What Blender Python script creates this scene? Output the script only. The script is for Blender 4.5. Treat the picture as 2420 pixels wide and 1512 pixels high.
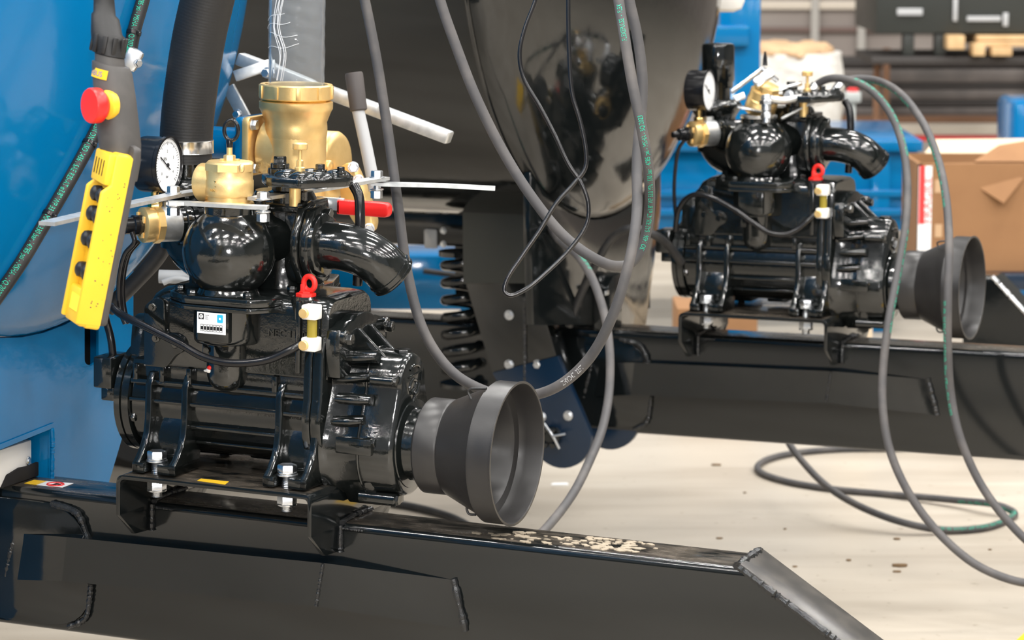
import bpy, bmesh, math, random
import numpy as np
from mathutils import Vector, Matrix
random.seed(7)
for o in list(bpy.data.objects): bpy.data.objects.remove(o)
SC = bpy.context.scene
COL = SC.collection

# ---------------------------------------------------------------- camera
F, CX, CY, CAMH, PITCH = 7000.0, 1210.0, 756.0, 1.65, math.radians(8.2)
cam_d = bpy.data.cameras.new('camera'); cam = bpy.data.objects.new('camera', cam_d); COL.objects.link(cam)
cam.location = (0, 0, CAMH); cam.rotation_euler = (math.pi/2 - PITCH, 0, 0)
cam_d.sensor_width = 36.0; cam_d.lens = F/2420*36; cam_d.clip_end = 200
cam_d.dof.use_dof = True; cam_d.dof.focus_distance = 5.1; cam_d.dof.aperture_fstop = 7.0
SC.camera = cam
# ---------------------------------------------------------------- light
w = bpy.data.worlds.new('hall_ambient'); SC.world = w; w.use_nodes = True
w.node_tree.nodes['Background'].inputs[0].default_value = (0.95, 0.97, 1.0, 1)
w.node_tree.nodes['Background'].inputs[1].default_value = 0.36
def area(loc, rot, sx, sy, power, col=(1, 0.97, 0.93)):
    l = bpy.data.lights.new('hall_lamp', 'AREA'); l.shape = 'RECTANGLE'; l.size = sx; l.size_y = sy; l.energy = power; l.color = col
    o = bpy.data.objects.new('hall_lamp', l); COL.objects.link(o); o.location = loc; o.rotation_euler = rot
    return o
for iy, y in enumerate((-6.5, -3.5, -0.5, 2.5, 5.5, 8.5, 12)):
    for ix, x in enumerate((-9.6, -6.4, -3.2, 0, 3.2, 6.4, 9.6)):
        area((x-0.8, y, 6.6), (0, 0, 0.35), 1.5, 0.16, 118)
fl_d = bpy.data.lights.new('camera_flash', 'AREA'); fl_d.shape = 'DISK'; fl_d.size = 0.07; fl_d.energy = 26; fl_d.color = (1, 0.98, 0.96); fl_d.spread = math.radians(120)
fl_o = bpy.data.objects.new('camera_flash', fl_d); COL.objects.link(fl_o); fl_o.location = (0.02, -0.08, CAMH+0.13); fl_o.rotation_euler = (math.pi/2-PITCH, 0, 0)
SC.view_settings.view_transform = 'Standard'; SC.view_settings.look = 'None'
SC.view_settings.exposure = 0.22; SC.view_settings.gamma = 1.0; SC.view_settings.use_curve_mapping = False

# ---------------------------------------------------------------- frames: pixel <-> place
FW = np.array([0, math.cos(PITCH), -math.sin(PITCH)]); UP = np.array([0, math.sin(PITCH), math.cos(PITCH)]); RT = np.array([1., 0, 0])
CC = np.array([0, 0, CAMH])
def ray(px, py): return FW + RT*(px-CX)/F - UP*(py-CY)/F
def P(px, py, d): return CC + ray(px, py)*d
def PF(px, py, z=0.0):
    r = ray(px, py); return CC + r*((z-CAMH)/r[2])
class Frame:
    def __init__(s, px, py, d, a, tilt):
        a = math.radians(a); t = math.radians(tilt)
        s.x = np.array([math.cos(a)*math.cos(t), -math.sin(a)*math.cos(t), -math.sin(t)])
        s.y = np.array([math.sin(a), math.cos(a), 0.]); s.z = np.cross(s.x, s.y); s.o = P(px, py, d)
    def w(s, x, y, z): return s.o + (s.x*x + s.y*y + s.z*z)/1000
    def L(s, px, py, y):
        r = ray(px, py); t = ((s.o + s.y*y/1000 - CC) @ s.y)/(r @ s.y); q = CC + r*t - s.o
        return (q @ s.x)*1000, y, (q @ s.z)*1000
    def T(s, px, py, z):
        r = ray(px, py); t = ((s.o + s.z*z/1000 - CC) @ s.z)/(r @ s.z); q = CC + r*t - s.o
        return (q @ s.x)*1000, (q @ s.y)*1000, z
    def local(s, p): q = np.array(p) - s.o; return (q @ s.x)*1000, (q @ s.y)*1000, (q @ s.z)*1000
    def D(s, px, py, d): return s.local(P(px, py, d))
    def matrix(s):
        m = Matrix.Identity(4)
        for i in range(3): m[i][0], m[i][1], m[i][2], m[i][3] = s.x[i], s.y[i], s.z[i], s.o[i]
        return m
class WorldFrame(Frame):
    def __init__(s): s.x, s.y, s.z, s.o = np.array([1., 0, 0]), np.array([0, 1., 0]), np.array([0, 0, 1.]), np.zeros(3)
FA = Frame(1222, 1072, 5.0, 22.2, 1.3)      # near tanker: origin on the pump shaft at the guard mouth, x along the drawbar
FB = Frame(2297, 680, 7.0, 23.8, -0.4)      # the same point of the far tanker
FWD = WorldFrame()

# ---------------------------------------------------------------- materials
MATS = {}
def mat(name, base, rough=0.5, metal=0.0, bump=None, var=None, coat=0.0, trans=0.0, ior=1.45, alpha=1.0, rvar=None, spec=0.5):
    m = bpy.data.materials.new(name); m.use_nodes = True; nt = m.node_tree; b = nt.nodes['Principled BSDF']
    b.inputs['Base Color'].default_value = (*base, 1); b.inputs['Roughness'].default_value = rough; b.inputs['Metallic'].default_value = metal
    b.inputs['IOR'].default_value = ior; b.inputs['Coat Weight'].default_value = coat; b.inputs['Coat Roughness'].default_value = 0.04
    b.inputs['Transmission Weight'].default_value = trans; b.inputs['Alpha'].default_value = alpha; b.inputs['Specular IOR Level'].default_value = spec
    tc = nt.nodes.new('ShaderNodeTexCoord')
    if var:      # second colour, noise scale, low, high
        col2, sc, lo, hi = var
        n = nt.nodes.new('ShaderNodeTexNoise'); n.inputs['Scale'].default_value = sc; n.inputs['Detail'].default_value = 6
        r = nt.nodes.new('ShaderNodeValToRGB'); r.color_ramp.elements[0].position = lo; r.color_ramp.elements[1].position = hi
        r.color_ramp.elements[0].color = (*base, 1); r.color_ramp.elements[1].color = (*col2, 1)
        nt.links.new(tc.outputs['Object'], n.inputs['Vector']); nt.links.new(n.outputs['Fac'], r.inputs['Fac']); nt.links.new(r.outputs['Color'], b.inputs['Base Color'])
    if rvar:
        sc, lo, hi = rvar
        n = nt.nodes.new('ShaderNodeTexNoise'); n.inputs['Scale'].default_value = sc; n.inputs['Detail'].default_value = 5
        r = nt.nodes.new('ShaderNodeMapRange'); r.inputs['From Min'].default_value = 0.3; r.inputs['From Max'].default_value = 0.7
        r.inputs['To Min'].default_value = lo; r.inputs['To Max'].default_value = hi
        nt.links.new(tc.outputs['Object'], n.inputs['Vector']); nt.links.new(n.outputs['Fac'], r.inputs['Value']); nt.links.new(r.outputs['Result'], b.inputs['Roughness'])
    if bump:     # list of (scale, strength, distance)
        prev = None
        for sc, st, di in bump:
            n = nt.nodes.new('ShaderNodeTexNoise'); n.inputs['Scale'].default_value = sc; n.inputs['Detail'].default_value = 3
            bp = nt.nodes.new('ShaderNodeBump'); bp.inputs['Strength'].default_value = st; bp.inputs['Distance'].default_value = di
            nt.links.new(tc.outputs['Object'], n.inputs['Vector']); nt.links.new(n.outputs['Fac'], bp.inputs['Height'])
            if prev: nt.links.new(prev.outputs['Normal'], bp.inputs['Normal'])
            prev = bp
        nt.links.new(prev.outputs['Normal'], b.inputs['Normal'])
    MATS[name] = m
    return m
mat('black_paint', (0.0050, 0.0064, 0.0068), 0.10, bump=[(25, 0.05, 0.004), (300, 0.03, 0.0006)], rvar=(30, 0.06, 0.14), ior=1.6)
mat('cast_paint', (0.0058, 0.0072, 0.0070), 0.10, bump=[(80, 0.08, 0.003), (300, 0.10, 0.0010)], rvar=(60, 0.06, 0.18), ior=1.68)
mat('blue_paint', (0.001, 0.130, 0.325), 0.12, bump=[(14, 0.04, 0.02), (260, 0.03, 0.001)], ior=1.39)
mat('navy_paint', (0.003, 0.014, 0.034), 0.25, ior=1.5)
mat('rubber', (0.011, 0.011, 0.0115), 0.5, bump=[(120, 0.1, 0.003)])
mat('hose_rubber', (0.060, 0.058, 0.060), 0.62, var=((0.11, 0.10, 0.095), 14, 0.45, 0.75), bump=[(200, 0.08, 0.001)])
mat('hose_dark', (0.020, 0.020, 0.021), 0.5, var=((0.04, 0.037, 0.034), 20, 0.5, 0.8))
mat('tube_black', (0.008, 0.008, 0.009), 0.2)
mat('guard_plastic', (0.022, 0.021, 0.021), 0.38, bump=[(300, 0.06, 0.001)], rvar=(20, 0.3, 0.48))
mat('brass', (0.90, 0.64, 0.28), 0.38, 0.75, bump=[(500, 0.25, 0.0006)], var=((0.76, 0.50, 0.19), 25, 0.4, 0.8))
mat('brass_bright', (0.80, 0.56, 0.22), 0.18, 1.0)
mat('zinc', (0.72, 0.74, 0.76), 0.30, 1.0, var=((0.55, 0.57, 0.6), 30, 0.35, 0.7), rvar=(40, 0.2, 0.42))
mat('galvanised', (0.66, 0.67, 0.67), 0.42, 0.85, var=((0.48, 0.50, 0.51), 55, 0.35, 0.7))
mat('stainless', (0.85, 0.84, 0.82), 0.2, 1.0)
mat('yellow', (0.86, 0.53, 0.03), 0.42, var=((0.82, 0.48, 0.022), 18, 0.4, 0.8), bump=[(200, 0.05, 0.001)])
mat('yellow_tag', (0.75, 0.80, 0.05), 0.5)
mat('grey_plastic', (0.055, 0.052, 0.050), 0.55, var=((0.10, 0.092, 0.086), 16, 0.5, 0.85))
mat('button', (0.012, 0.012, 0.013), 0.4)
mat('red', (0.78, 0.020, 0.018), 0.34)
mat('red_paint', (0.72, 0.024, 0.018), 0.42)
mat('white_plastic', (0.82, 0.80, 0.76), 0.35)
mat('white_label', (0.86, 0.87, 0.88), 0.45)
mat('ink', (0.01, 0.01, 0.012), 0.6)
mat('green_ink', (0.015, 0.42, 0.27), 0.6)
mat('grey_ink', (0.5, 0.5, 0.5), 0.6)
mat('blue_ink', (0.02, 0.12, 0.42), 0.5)
mat('cyan', (0.02, 0.42, 0.78), 0.5)
mat('red_ink', (0.70, 0.04, 0.04), 0.5)
mat('dial', (0.80, 0.81, 0.82), 0.4)
mat('oil_tube', (0.42, 0.33, 0.045), 0.12, trans=0.35)
mat('silver_grey', (0.52, 0.53, 0.54), 0.45, 0.3)
mat('lever_grey', (0.42, 0.43, 0.44), 0.55, 0.1)
mat('grip', (0.060, 0.052, 0.050), 0.6)
mat('bead', (0.012, 0.013, 0.014), 0.12, bump=[(400, 0.5, 0.002)], ior=1.5)
mat('clear_film', (0.80, 0.83, 0.86), 0.08, alpha=0.17, bump=[(40, 0.5, 0.006)])
mat('crease_film', (0.92, 0.93, 0.95), 0.2, alpha=0.75)
mat('clear_tube', (0.90, 0.93, 0.95), 0.06, trans=1.0, ior=1.10)
mat('cardboard', (0.27, 0.138, 0.06), 0.8, var=((0.24, 0.12, 0.052), 8, 0.4, 0.8))
mat('cardboard_pale', (0.62, 0.50, 0.36), 0.8)
mat('kraft', (0.50, 0.33, 0.19), 0.8)
mat('wood', (0.62, 0.42, 0.22), 0.7, var=((0.48, 0.31, 0.15), 10, 0.4, 0.7))
mat('steel_stock', (0.115, 0.105, 0.100), 0.5, 0.3, var=((0.17, 0.15, 0.14), 6, 0.4, 0.7))
mat('steel_stock_dark', (0.045, 0.040, 0.038), 0.55, 0.2)
mat('rust', (0.17, 0.085, 0.045), 0.7)
mat('sack', (0.62, 0.60, 0.56), 0.45, bump=[(9, 0.5, 0.05)])
mat('clad', (0.30, 0.265, 0.24), 0.6, var=((0.24, 0.205, 0.185), 1.5, 0.35, 0.7))
mat('clad_dark', (0.15, 0.10, 0.085), 0.6)
mat('cream', (0.62, 0.55, 0.46), 0.5)
mat('olive_dark', (0.028, 0.031, 0.028), 0.4)
mat('estop_grey', (0.42, 0.44, 0.42), 0.5)
mat('debris', (0.16, 0.10, 0.05), 0.9)
mat('dust', (0.30, 0.25, 0.185), 0.9)
mat('grease_slot_shade', (0.006, 0.005, 0.005), 0.9)  # matt black for the grease and for the shade inside the slot
mat('wall_pale', (0.27, 0.265, 0.25), 0.7)
mat('wall_grey', (0.42, 0.40, 0.37), 0.7)
def floor_mat():
    m = bpy.data.materials.new('floor_resin'); m.use_nodes = True; nt = m.node_tree; b = nt.nodes['Principled BSDF']
    tc = nt.nodes.new('ShaderNodeTexCoord')
    def noise(scale, detail, sx=1, sy=1, rz=0):
        mp = nt.nodes.new('ShaderNodeMapping'); mp.inputs['Scale'].default_value = (sx, sy, 1); mp.inputs['Rotation'].default_value = (0, 0, rz)
        n = nt.nodes.new('ShaderNodeTexNoise'); n.inputs['Scale'].default_value = scale; n.inputs['Detail'].default_value = detail
        nt.links.new(tc.outputs['Object'], mp.inputs['Vector']); nt.links.new(mp.outputs['Vector'], n.inputs['Vector']); return n
    def ramp(n, p0, c0, p1, c1):
        r = nt.nodes.new('ShaderNodeValToRGB'); e = r.color_ramp.elements
        e[0].position, e[1].position = p0, p1; e[0].color, e[1].color = (*c0, 1), (*c1, 1)
        nt.links.new(n.outputs['Fac'], r.inputs['Fac']); return r
    base = ramp(noise(1.1, 5), 0.3, (0.41, 0.362, 0.297), 0.7, (0.485, 0.438, 0.368))
    tracks = ramp(noise(2.2, 4, 0.5, 3.0, -0.12), 0.40, (0.82, 0.80, 0.78), 0.58, (1, 1, 1))
    specks = ramp(noise(30, 4), 0.27, (0.55, 0.5, 0.45), 0.34, (1, 1, 1))
    prev = base.outputs['Color']
    for r in (tracks, specks):
        mx = nt.nodes.new('ShaderNodeMix'); mx.data_type = 'RGBA'; mx.blend_type = 'MULTIPLY'; mx.inputs['Factor'].default_value = 0.75
        nt.links.new(prev, mx.inputs['A']); nt.links.new(r.outputs['Color'], mx.inputs['B']); prev = mx.outputs['Result']
    nt.links.new(prev, b.inputs['Base Color']); b.inputs['Roughness'].default_value = 0.42
    MATS['floor_resin'] = m
floor_mat()
def beam_top_mat():
    # black paint with dried pale dust lying on upward faces in worn patches
    m = bpy.data.materials.new('dusty_paint'); m.use_nodes = True; nt = m.node_tree; b = nt.nodes['Principled BSDF']
    tc = nt.nodes.new('ShaderNodeTexCoord'); mp = nt.nodes.new('ShaderNodeMapping'); mp.inputs['Scale'].default_value = (1, 3, 3)
    n = nt.nodes.new('ShaderNodeTexNoise'); n.inputs['Scale'].default_value = 8; n.inputs['Detail'].default_value = 8; n.inputs['Roughness'].default_value = 0.7
    ge = nt.nodes.new('ShaderNodeNewGeometry'); sx = nt.nodes.new('ShaderNodeSeparateXYZ')
    up = nt.nodes.new('ShaderNodeMapRange'); up.inputs['From Min'].default_value = 0.93; up.inputs['From Max'].default_value = 0.99
    r = nt.nodes.new('ShaderNodeValToRGB'); r.color_ramp.elements[0].position = 0.40; r.color_ramp.elements[1].position = 0.75
    r.color_ramp.elements[0].color = (0, 0, 0, 1); r.color_ramp.elements[1].color = (0.55, 0.55, 0.55, 1)
    mu = nt.nodes.new('ShaderNodeMath'); mu.operation = 'MULTIPLY'
    mx = nt.nodes.new('ShaderNodeMix'); mx.data_type = 'RGBA'; mx.inputs['A'].default_value = (0.0050, 0.0064, 0.0068, 1); mx.inputs['B'].default_value = (0.26, 0.21, 0.16, 1)
    ro = nt.nodes.new('ShaderNodeMapRange'); ro.inputs['To Min'].default_value = 0.11; ro.inputs['To Max'].default_value = 0.7
    nt.links.new(tc.outputs['Object'], mp.inputs['Vector']); nt.links.new(mp.outputs['Vector'], n.inputs['Vector'])
    nt.links.new(ge.outputs['Normal'], sx.inputs['Vector']); nt.links.new(sx.outputs['Z'], up.inputs['Value'])
    nt.links.new(n.outputs['Fac'], r.inputs['Fac']); nt.links.new(r.outputs['Color'], mu.inputs[0]); nt.links.new(up.outputs['Result'], mu.inputs[1])
    nt.links.new(mu.outputs['Value'], mx.inputs['Factor']); nt.links.new(mx.outputs['Result'], b.inputs['Base Color'])
    nt.links.new(mu.outputs['Value'], ro.inputs['Value']); nt.links.new(ro.outputs['Result'], b.inputs['Roughness'])
    b.inputs['IOR'].default_value = 1.6
    MATS['dusty_paint'] = m
beam_top_mat()
mat('dusty_nose', (0.035, 0.033, 0.031), 0.28, var=((0.075, 0.068, 0.06), 30, 0.4, 0.75))

# ---------------------------------------------------------------- mesh builder (millimetres in a frame)
def V(p): return Vector((float(p[0]), float(p[1]), float(p[2])))
def catmull(pts, n=8, closed=False):
    pts = [V(p) for p in pts]
    if len(pts) < 3: return pts
    out = []; m = len(pts)
    for i in range(m if closed else m-1):
        if closed: p0, p1, p2, p3 = pts[(i-1) % m], pts[i], pts[(i+1) % m], pts[(i+2) % m]
        else:
            p1, p2 = pts[i], pts[i+1]
            p0 = pts[i-1] if i else p1*2-p2
            p3 = pts[i+2] if i+2 < m else p2*2-p1
        t0 = 0; t1 = max((p1-p0).length, 1e-6)**.5; t2 = t1+max((p2-p1).length, 1e-6)**.5; t3 = t2+max((p3-p2).length, 1e-6)**.5
        for k in range(n):
            t = t1+(t2-t1)*k/n
            a1 = p0*((t1-t)/(t1-t0))+p1*((t-t0)/(t1-t0)); a2 = p1*((t2-t)/(t2-t1))+p2*((t-t1)/(t2-t1)); a3 = p2*((t3-t)/(t3-t2))+p3*((t-t2)/(t3-t2))
            b1 = a1*((t2-t)/(t2-t0))+a2*((t-t0)/(t2-t0)); b2 = a2*((t3-t)/(t3-t1))+a3*((t-t1)/(t3-t1))
            out.append(b1*((t2-t)/(t2-t1))+b2*((t-t1)/(t2-t1)))
    if not closed: out.append(pts[-1])
    return out
def basis(ax):
    ax = V(ax).normalized(); h = Vector((0, 0, 1)) if abs(ax.z) < 0.9 else Vector((1, 0, 0))
    u = h.cross(ax).normalized(); v = ax.cross(u).normalized(); return u, v, ax
def rounded(poly, r, n=4):
    out = []; m = len(poly)
    for i in range(m):
        a, b, c = [Vector((*poly[(i+k-1) % m][:2], 0)) for k in range(3)]
        rr = r[i] if isinstance(r, (list, tuple)) else r
        d1 = (a-b); d2 = (c-b); q = min(rr, d1.length*.45, d2.length*.45)
        if q < 0.05: out.append((b.x, b.y)); continue
        p1 = b+d1.normalized()*q; p2 = b+d2.normalized()*q
        for k in range(n+1):
            t = k/n; p = p1*(1-t)**2+b*2*t*(1-t)+p2*t*t; out.append((p.x, p.y))
    return out
class MB:
    def __init__(s): s.bm = bmesh.new()
    def _add(s, verts, faces, bev=0, segs=2):
        vs = [s.bm.verts.new(V(v)) for v in verts]; fs = []
        for f in faces:
            try: fs.append(s.bm.faces.new([vs[i] for i in f]))
            except ValueError: pass
        bmesh.ops.recalc_face_normals(s.bm, faces=fs)
        if bev:
            es = set()
            for f in fs: es.update(f.edges)
            es = [e for e in es if len(e.link_faces) == 2 and e.calc_face_angle(0) > 0.5]
            bmesh.ops.bevel(s.bm, geom=es, offset=bev, segments=segs, profile=0.5, affect='EDGES')
        return s
    def box(s, c, size, bev=0, R=None, segs=2):
        c = V(c); h = [x/2 for x in size]; R = R or Matrix.Identity(3)
        vs = [c+R @ Vector((sx*h[0], sy*h[1], sz*h[2])) for sx in (-1, 1) for sy in (-1, 1) for sz in (-1, 1)]
        return s._add(vs, [(0, 1, 3, 2), (4, 6, 7, 5), (0, 4, 5, 1), (2, 3, 7, 6), (0, 2, 6, 4), (1, 5, 7, 3)], bev, segs)
    def rng(s, x0, x1, y0, y1, z0, z1, bev=0, segs=2): return s.box(((x0+x1)/2, (y0+y1)/2, (z0+z1)/2), (abs(x1-x0), abs(y1-y0), abs(z1-z0)), bev, None, segs)
    def prism(s, poly, axis, a, b, bev=0, segs=2):
        f = {'x': lambda p, h: (h, p[0], p[1]), 'y': lambda p, h: (p[0], h, p[1]), 'z': lambda p, h: (p[0], p[1], h)}[axis]
        n = len(poly); vs = [f(p, a) for p in poly]+[f(p, b) for p in poly]
        return s._add(vs, [tuple(range(n)), tuple(range(n, 2*n))]+[(i, (i+1) % n, n+(i+1) % n, n+i) for i in range(n)], bev, segs)
    def loft(s, loops, cap=True):
        n = len(loops[0]); vs = [p for l in loops for p in l]; fs = []
        for k in range(len(loops)-1):
            for i in range(n): fs.append((k*n+i, k*n+(i+1) % n, (k+1)*n+(i+1) % n, (k+1)*n+i))
        if cap: fs += [tuple(range(n)), tuple(range((len(loops)-1)*n, len(loops)*n))]
        return s._add(vs, fs)
    def lathe(s, prof, c, ax=(0, 0, 1), n=40, cap=True, closed=False, sy=1.0):
        u, v, a = basis(ax); c = V(c)
        loops = [[c+a*h+(u*math.cos(2*math.pi*i/n)+v*math.sin(2*math.pi*i/n)*sy)*max(r, 0.01) for i in range(n)] for r, h in prof]
        if closed: loops.append(loops[0]); return s.loft(loops, False)
        return s.loft(loops, cap)
    def cyl(s, c, ax, r, l, n=32, ch=0):
        c = V(c); prof = [(r, 0), (r, l)] if not ch else [(r-ch, 0), (r, ch), (r, l-ch), (r-ch, l)]
        return s.lathe(prof, c, ax, n)
    def hexn(s, c, ax, af, h, n=6, ch=True):
        r = af/math.sqrt(3) if n == 6 else af/2/math.cos(math.pi/n)
        return s.lathe([(r, 0), (r, h*.85), (r*.9, h)] if ch else [(r, 0), (r, h)], c, ax, n)
    def bolt(s, c, ax, af, h, washer=0):
        c = V(c); a = V(ax).normalized()
        if washer: s.cyl(c, a, washer, af*.12, 24, af*.03); c = c+a*af*.12
        return s.hexn(c, a, af, h)
    def tube(s, pts, r, n=12, smooth=8, closed=False, rfun=None, cap=True):
        path = catmull(pts, smooth, closed) if smooth else [V(p) for p in pts]
        fr = frames(path, closed); loops = []
        for k, (p, u, v) in enumerate(fr):
            rr = rfun(k/max(1, len(fr)-1)) if rfun else r
            loops.append([p+(u*math.cos(2*math.pi*i/n)+v*math.sin(2*math.pi*i/n))*rr for i in range(n)])
        if closed: loops.append(loops[0]); return s.loft(loops, False)
        return s.loft(loops, cap)
    def torus(s, c, ax, R, r, n=32, m=12, su=1.0, sv=1.0):
        u, v, a = basis(ax); c = V(c)
        return s.tube([c+u*math.cos(2*math.pi*i/n)*R*su+v*math.sin(2*math.pi*i/n)*R*sv for i in range(n)], r, m, 1, True)
    def ball(s, c, r, n=32, m=20, sc=(1, 1, 1), z0=-1.0, z1=1.0):
        c = V(c); prof = []
        t0, t1 = math.asin(z0), math.asin(z1)
        loops = []
        for k in range(m+1):
            t = t0+(t1-t0)*k/m; rr = max(math.cos(t), 0.001)*r; h = math.sin(t)*r
            loops.append([c+Vector((rr*math.cos(2*math.pi*i/n)*sc[0], rr*math.sin(2*math.pi*i/n)*sc[1], h*sc[2])) for i in range(n)])
        return s.loft(loops)
    def bead(s, pts, r, step=None):
        path = catmull(pts, 4) if len(pts) > 2 else [V(p) for p in pts]
        L = sum((path[i+1]-path[i]).length for i in range(len(path)-1)); n = max(8, int(L/(r*0.55)))
        res = resample(path, n); rs = [r*(0.75+0.5*random.random()) for _ in res]
        fr = frames(res); loops = [[p+(u*math.cos(2*math.pi*i/8)+v*math.sin(2*math.pi*i/8))*rs[k] for i in range(8)] for k, (p, u, v) in enumerate(fr)]
        return s.loft(loops)
    def build(s, name, m, parent=None, off=(0, 0, 0), angle=38, flat=False):
        me = bpy.data.meshes.new(name)
        for v in s.bm.verts: v.co = (v.co - V(off))*0.001
        s.bm.to_mesh(me); s.bm.free()
        if not flat:
            me.polygons.foreach_set('use_smooth', [True]*len(me.polygons)); me.set_sharp_from_angle(angle=math.radians(angle))
        me.materials.append(MATS[m] if isinstance(m, str) else m)
        o = bpy.data.objects.new(name, me); COL.objects.link(o)
        if parent: o.parent = parent
        return o
def resample(path, n):
    d = [0]
    for i in range(len(path)-1): d.append(d[-1]+(path[i+1]-path[i]).length)
    out = []; j = 0
    for k in range(n):
        t = d[-1]*k/(n-1)
        while j < len(path)-2 and d[j+1] < t: j += 1
        q = (t-d[j])/max(1e-9, d[j+1]-d[j]); out.append(path[j].lerp(path[j+1], min(1, q)))
    return out
def frames(path, closed=False):
    n = len(path); tg = []
    for i in range(n):
        a = path[i-1] if (i or closed) else path[i]; b = path[(i+1) % n] if (i < n-1 or closed) else path[i]
        t = b-a; tg.append(t.normalized() if t.length > 1e-9 else Vector((0, 0, 1)))
    u, v, _ = basis(tg[0]); out = [(path[0], u, tg[0].cross(u))]
    for i in range(1, n):
        u = (u-tg[i]*u.dot(tg[i]))
        u = u.normalized() if u.length > 1e-6 else basis(tg[i])[0]
        out.append((path[i], u, tg[i].cross(u)))
    return out
_tc = {}
def text2d(s, size):
    if s not in _tc:
        cu = bpy.data.curves.new('t', 'FONT'); cu.body = s; cu.size = 1.0; cu.resolution_u = 3
        ob = bpy.data.objects.new('t', cu); me = ob.to_mesh()
        _tc[s] = ([(v.co.x, v.co.y) for v in me.vertices], [tuple(p.vertices) for p in me.polygons])
        ob.to_mesh_clear(); bpy.data.objects.remove(ob); bpy.data.curves.remove(cu)
    vs, fs = _tc[s]
    return [(x*size, y*size) for x, y in vs], fs
def text_on(mb, s, size, o, ux, uy, depth=0.0, wide=1.0):
    vs, fs = text2d(s, size); o, ux, uy = V(o), V(ux).normalized(), V(uy).normalized(); nz = ux.cross(uy)
    b = [mb.bm.verts.new(o+ux*x*wide+uy*y+nz*depth) for x, y in vs]
    for f in fs:
        try: mb.bm.faces.new([b[i] for i in f])
        except ValueError: pass
    if depth:
        back = [mb.bm.verts.new(o+ux*x*wide+uy*y) for x, y in vs]; cnt = {}
        for f in fs:
            for i in range(len(f)):
                e = (f[i], f[(i+1) % len(f)]); cnt[e] = 1
        for (i, j) in cnt:
            if (j, i) not in cnt:
                try: mb.bm.faces.new([b[j], b[i], back[i], back[j]])
                except ValueError: pass
def text_len(s, size):
    vs, _ = text2d(s, size); return max(x for x, y in vs)
def hose_text(mb, path, r, s, size, s0, flip=False, shift=0.0, view=None, wide=0.62):
    # lettering wrapped on the hose wall, on the side that faces `view` (a point), `shift` radians round from it
    d = [0]
    for i in range(len(path)-1): d.append(d[-1]+(path[i+1]-path[i]).length)
    vs, fs = text2d(s, size); vs = [(x*wide, y) for x, y in vs]; L = max(x for x, y in vs); nv = []
    for x, y in vs:
        t = s0+(L-x if flip else x); t = min(max(t, 0), d[-1]-1e-6); j = 0
        while j < len(d)-2 and d[j+1] < t: j += 1
        q = (t-d[j])/max(1e-9, d[j+1]-d[j]); p = path[j].lerp(path[j+1], q); tg = (path[min(j+2, len(path)-1)]-path[max(j-1, 0)]).normalized()
        n = (view-p); n = (n-tg*n.dot(tg)).normalized(); side = n.cross(tg)
        yy = (y-size*0.35)/r*(-1 if flip else 1) + shift
        nv.append(p+(n*math.cos(yy)+side*math.sin(yy))*(r*1.04))
    b = [mb.bm.verts.new(v) for v in nv]
    for f in fs:
        try: mb.bm.faces.new([b[i] for i in f])
        except ValueError: pass

def tag(o, label, cat=None, group=None, kind=None):
    if label: o['label'] = label
    if cat: o['category'] = cat
    if group: o['group'] = group
    if kind: o['kind'] = kind
    return o
def thing(name, fr, base, label, cat, group=None):
    o = bpy.data.objects.new(name, None); COL.objects.link(o); o.empty_display_size = 0.1
    m = fr.matrix(); o.matrix_world = m @ Matrix.Translation(V(base)*0.001)
    tag(o, label, cat, group); o['_b'] = 0; del o['_b']
    return o
class Kit:
    """one thing: parts are meshes in the frame, measured from the thing's base"""
    def __init__(s, name, fr, base, label, cat, group=None):
        s.fr, s.base = fr, V(base); s.root = thing(name, fr, base, label, cat, group)
    def part(s, mb, name, m, parent=None, label=None, **k):
        o = mb.build(name, m, parent or s.root, s.base, **k)
        if label: o['label'] = label
        return o
def single(name, fr, base, mb, m, label, cat, group=None, kind=None, **k):
    o = mb.build(name, m, None, base, **k); o.matrix_world = fr.matrix() @ Matrix.Translation(V(base)*0.001)
    return tag(o, label, cat, group, kind)
Y_, X_, Z_ = Vector((0, 1, 0)), Vector((1, 0, 0)), Vector((0, 0, 1))
# ================================================================ structure
def quad_floor():
    mb = MB(); mb.rng(-16000, 16000, -12000, 24000, -120, 0)
    o = mb.build('floor', 'floor_resin'); tag(o, 'beige resin-coated factory hall floor', None, None, 'structure'); return o
floor = quad_floor()
mb = MB(); mb.rng(-16000, 16000, 19000, 19200, 0, 1500)
tag(mb.build('wall_back', 'clad'), 'brown-grey clad wall at the back of the hall', None, None, 'structure')
mb = MB(); mb.rng(-16000, 16000, 19020, 19200, 1500, 9000)
tag(mb.build('wall_back_upper', 'wall_pale'), 'pale upper cladding of the back wall', None, None, 'structure')
mb = MB(); mb.rng(-16200, -16000, -12000, 19200, 0, 9000)
tag(mb.build('wall_left', 'wall_pale'), 'pale grey side wall of the hall', None, None, 'structure')
mb = MB(); mb.rng(16000, 16200, -12000, 19200, 0, 9000)
tag(mb.build('wall_right', 'wall_pale'), 'pale grey side wall of the hall', None, None, 'structure')

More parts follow.
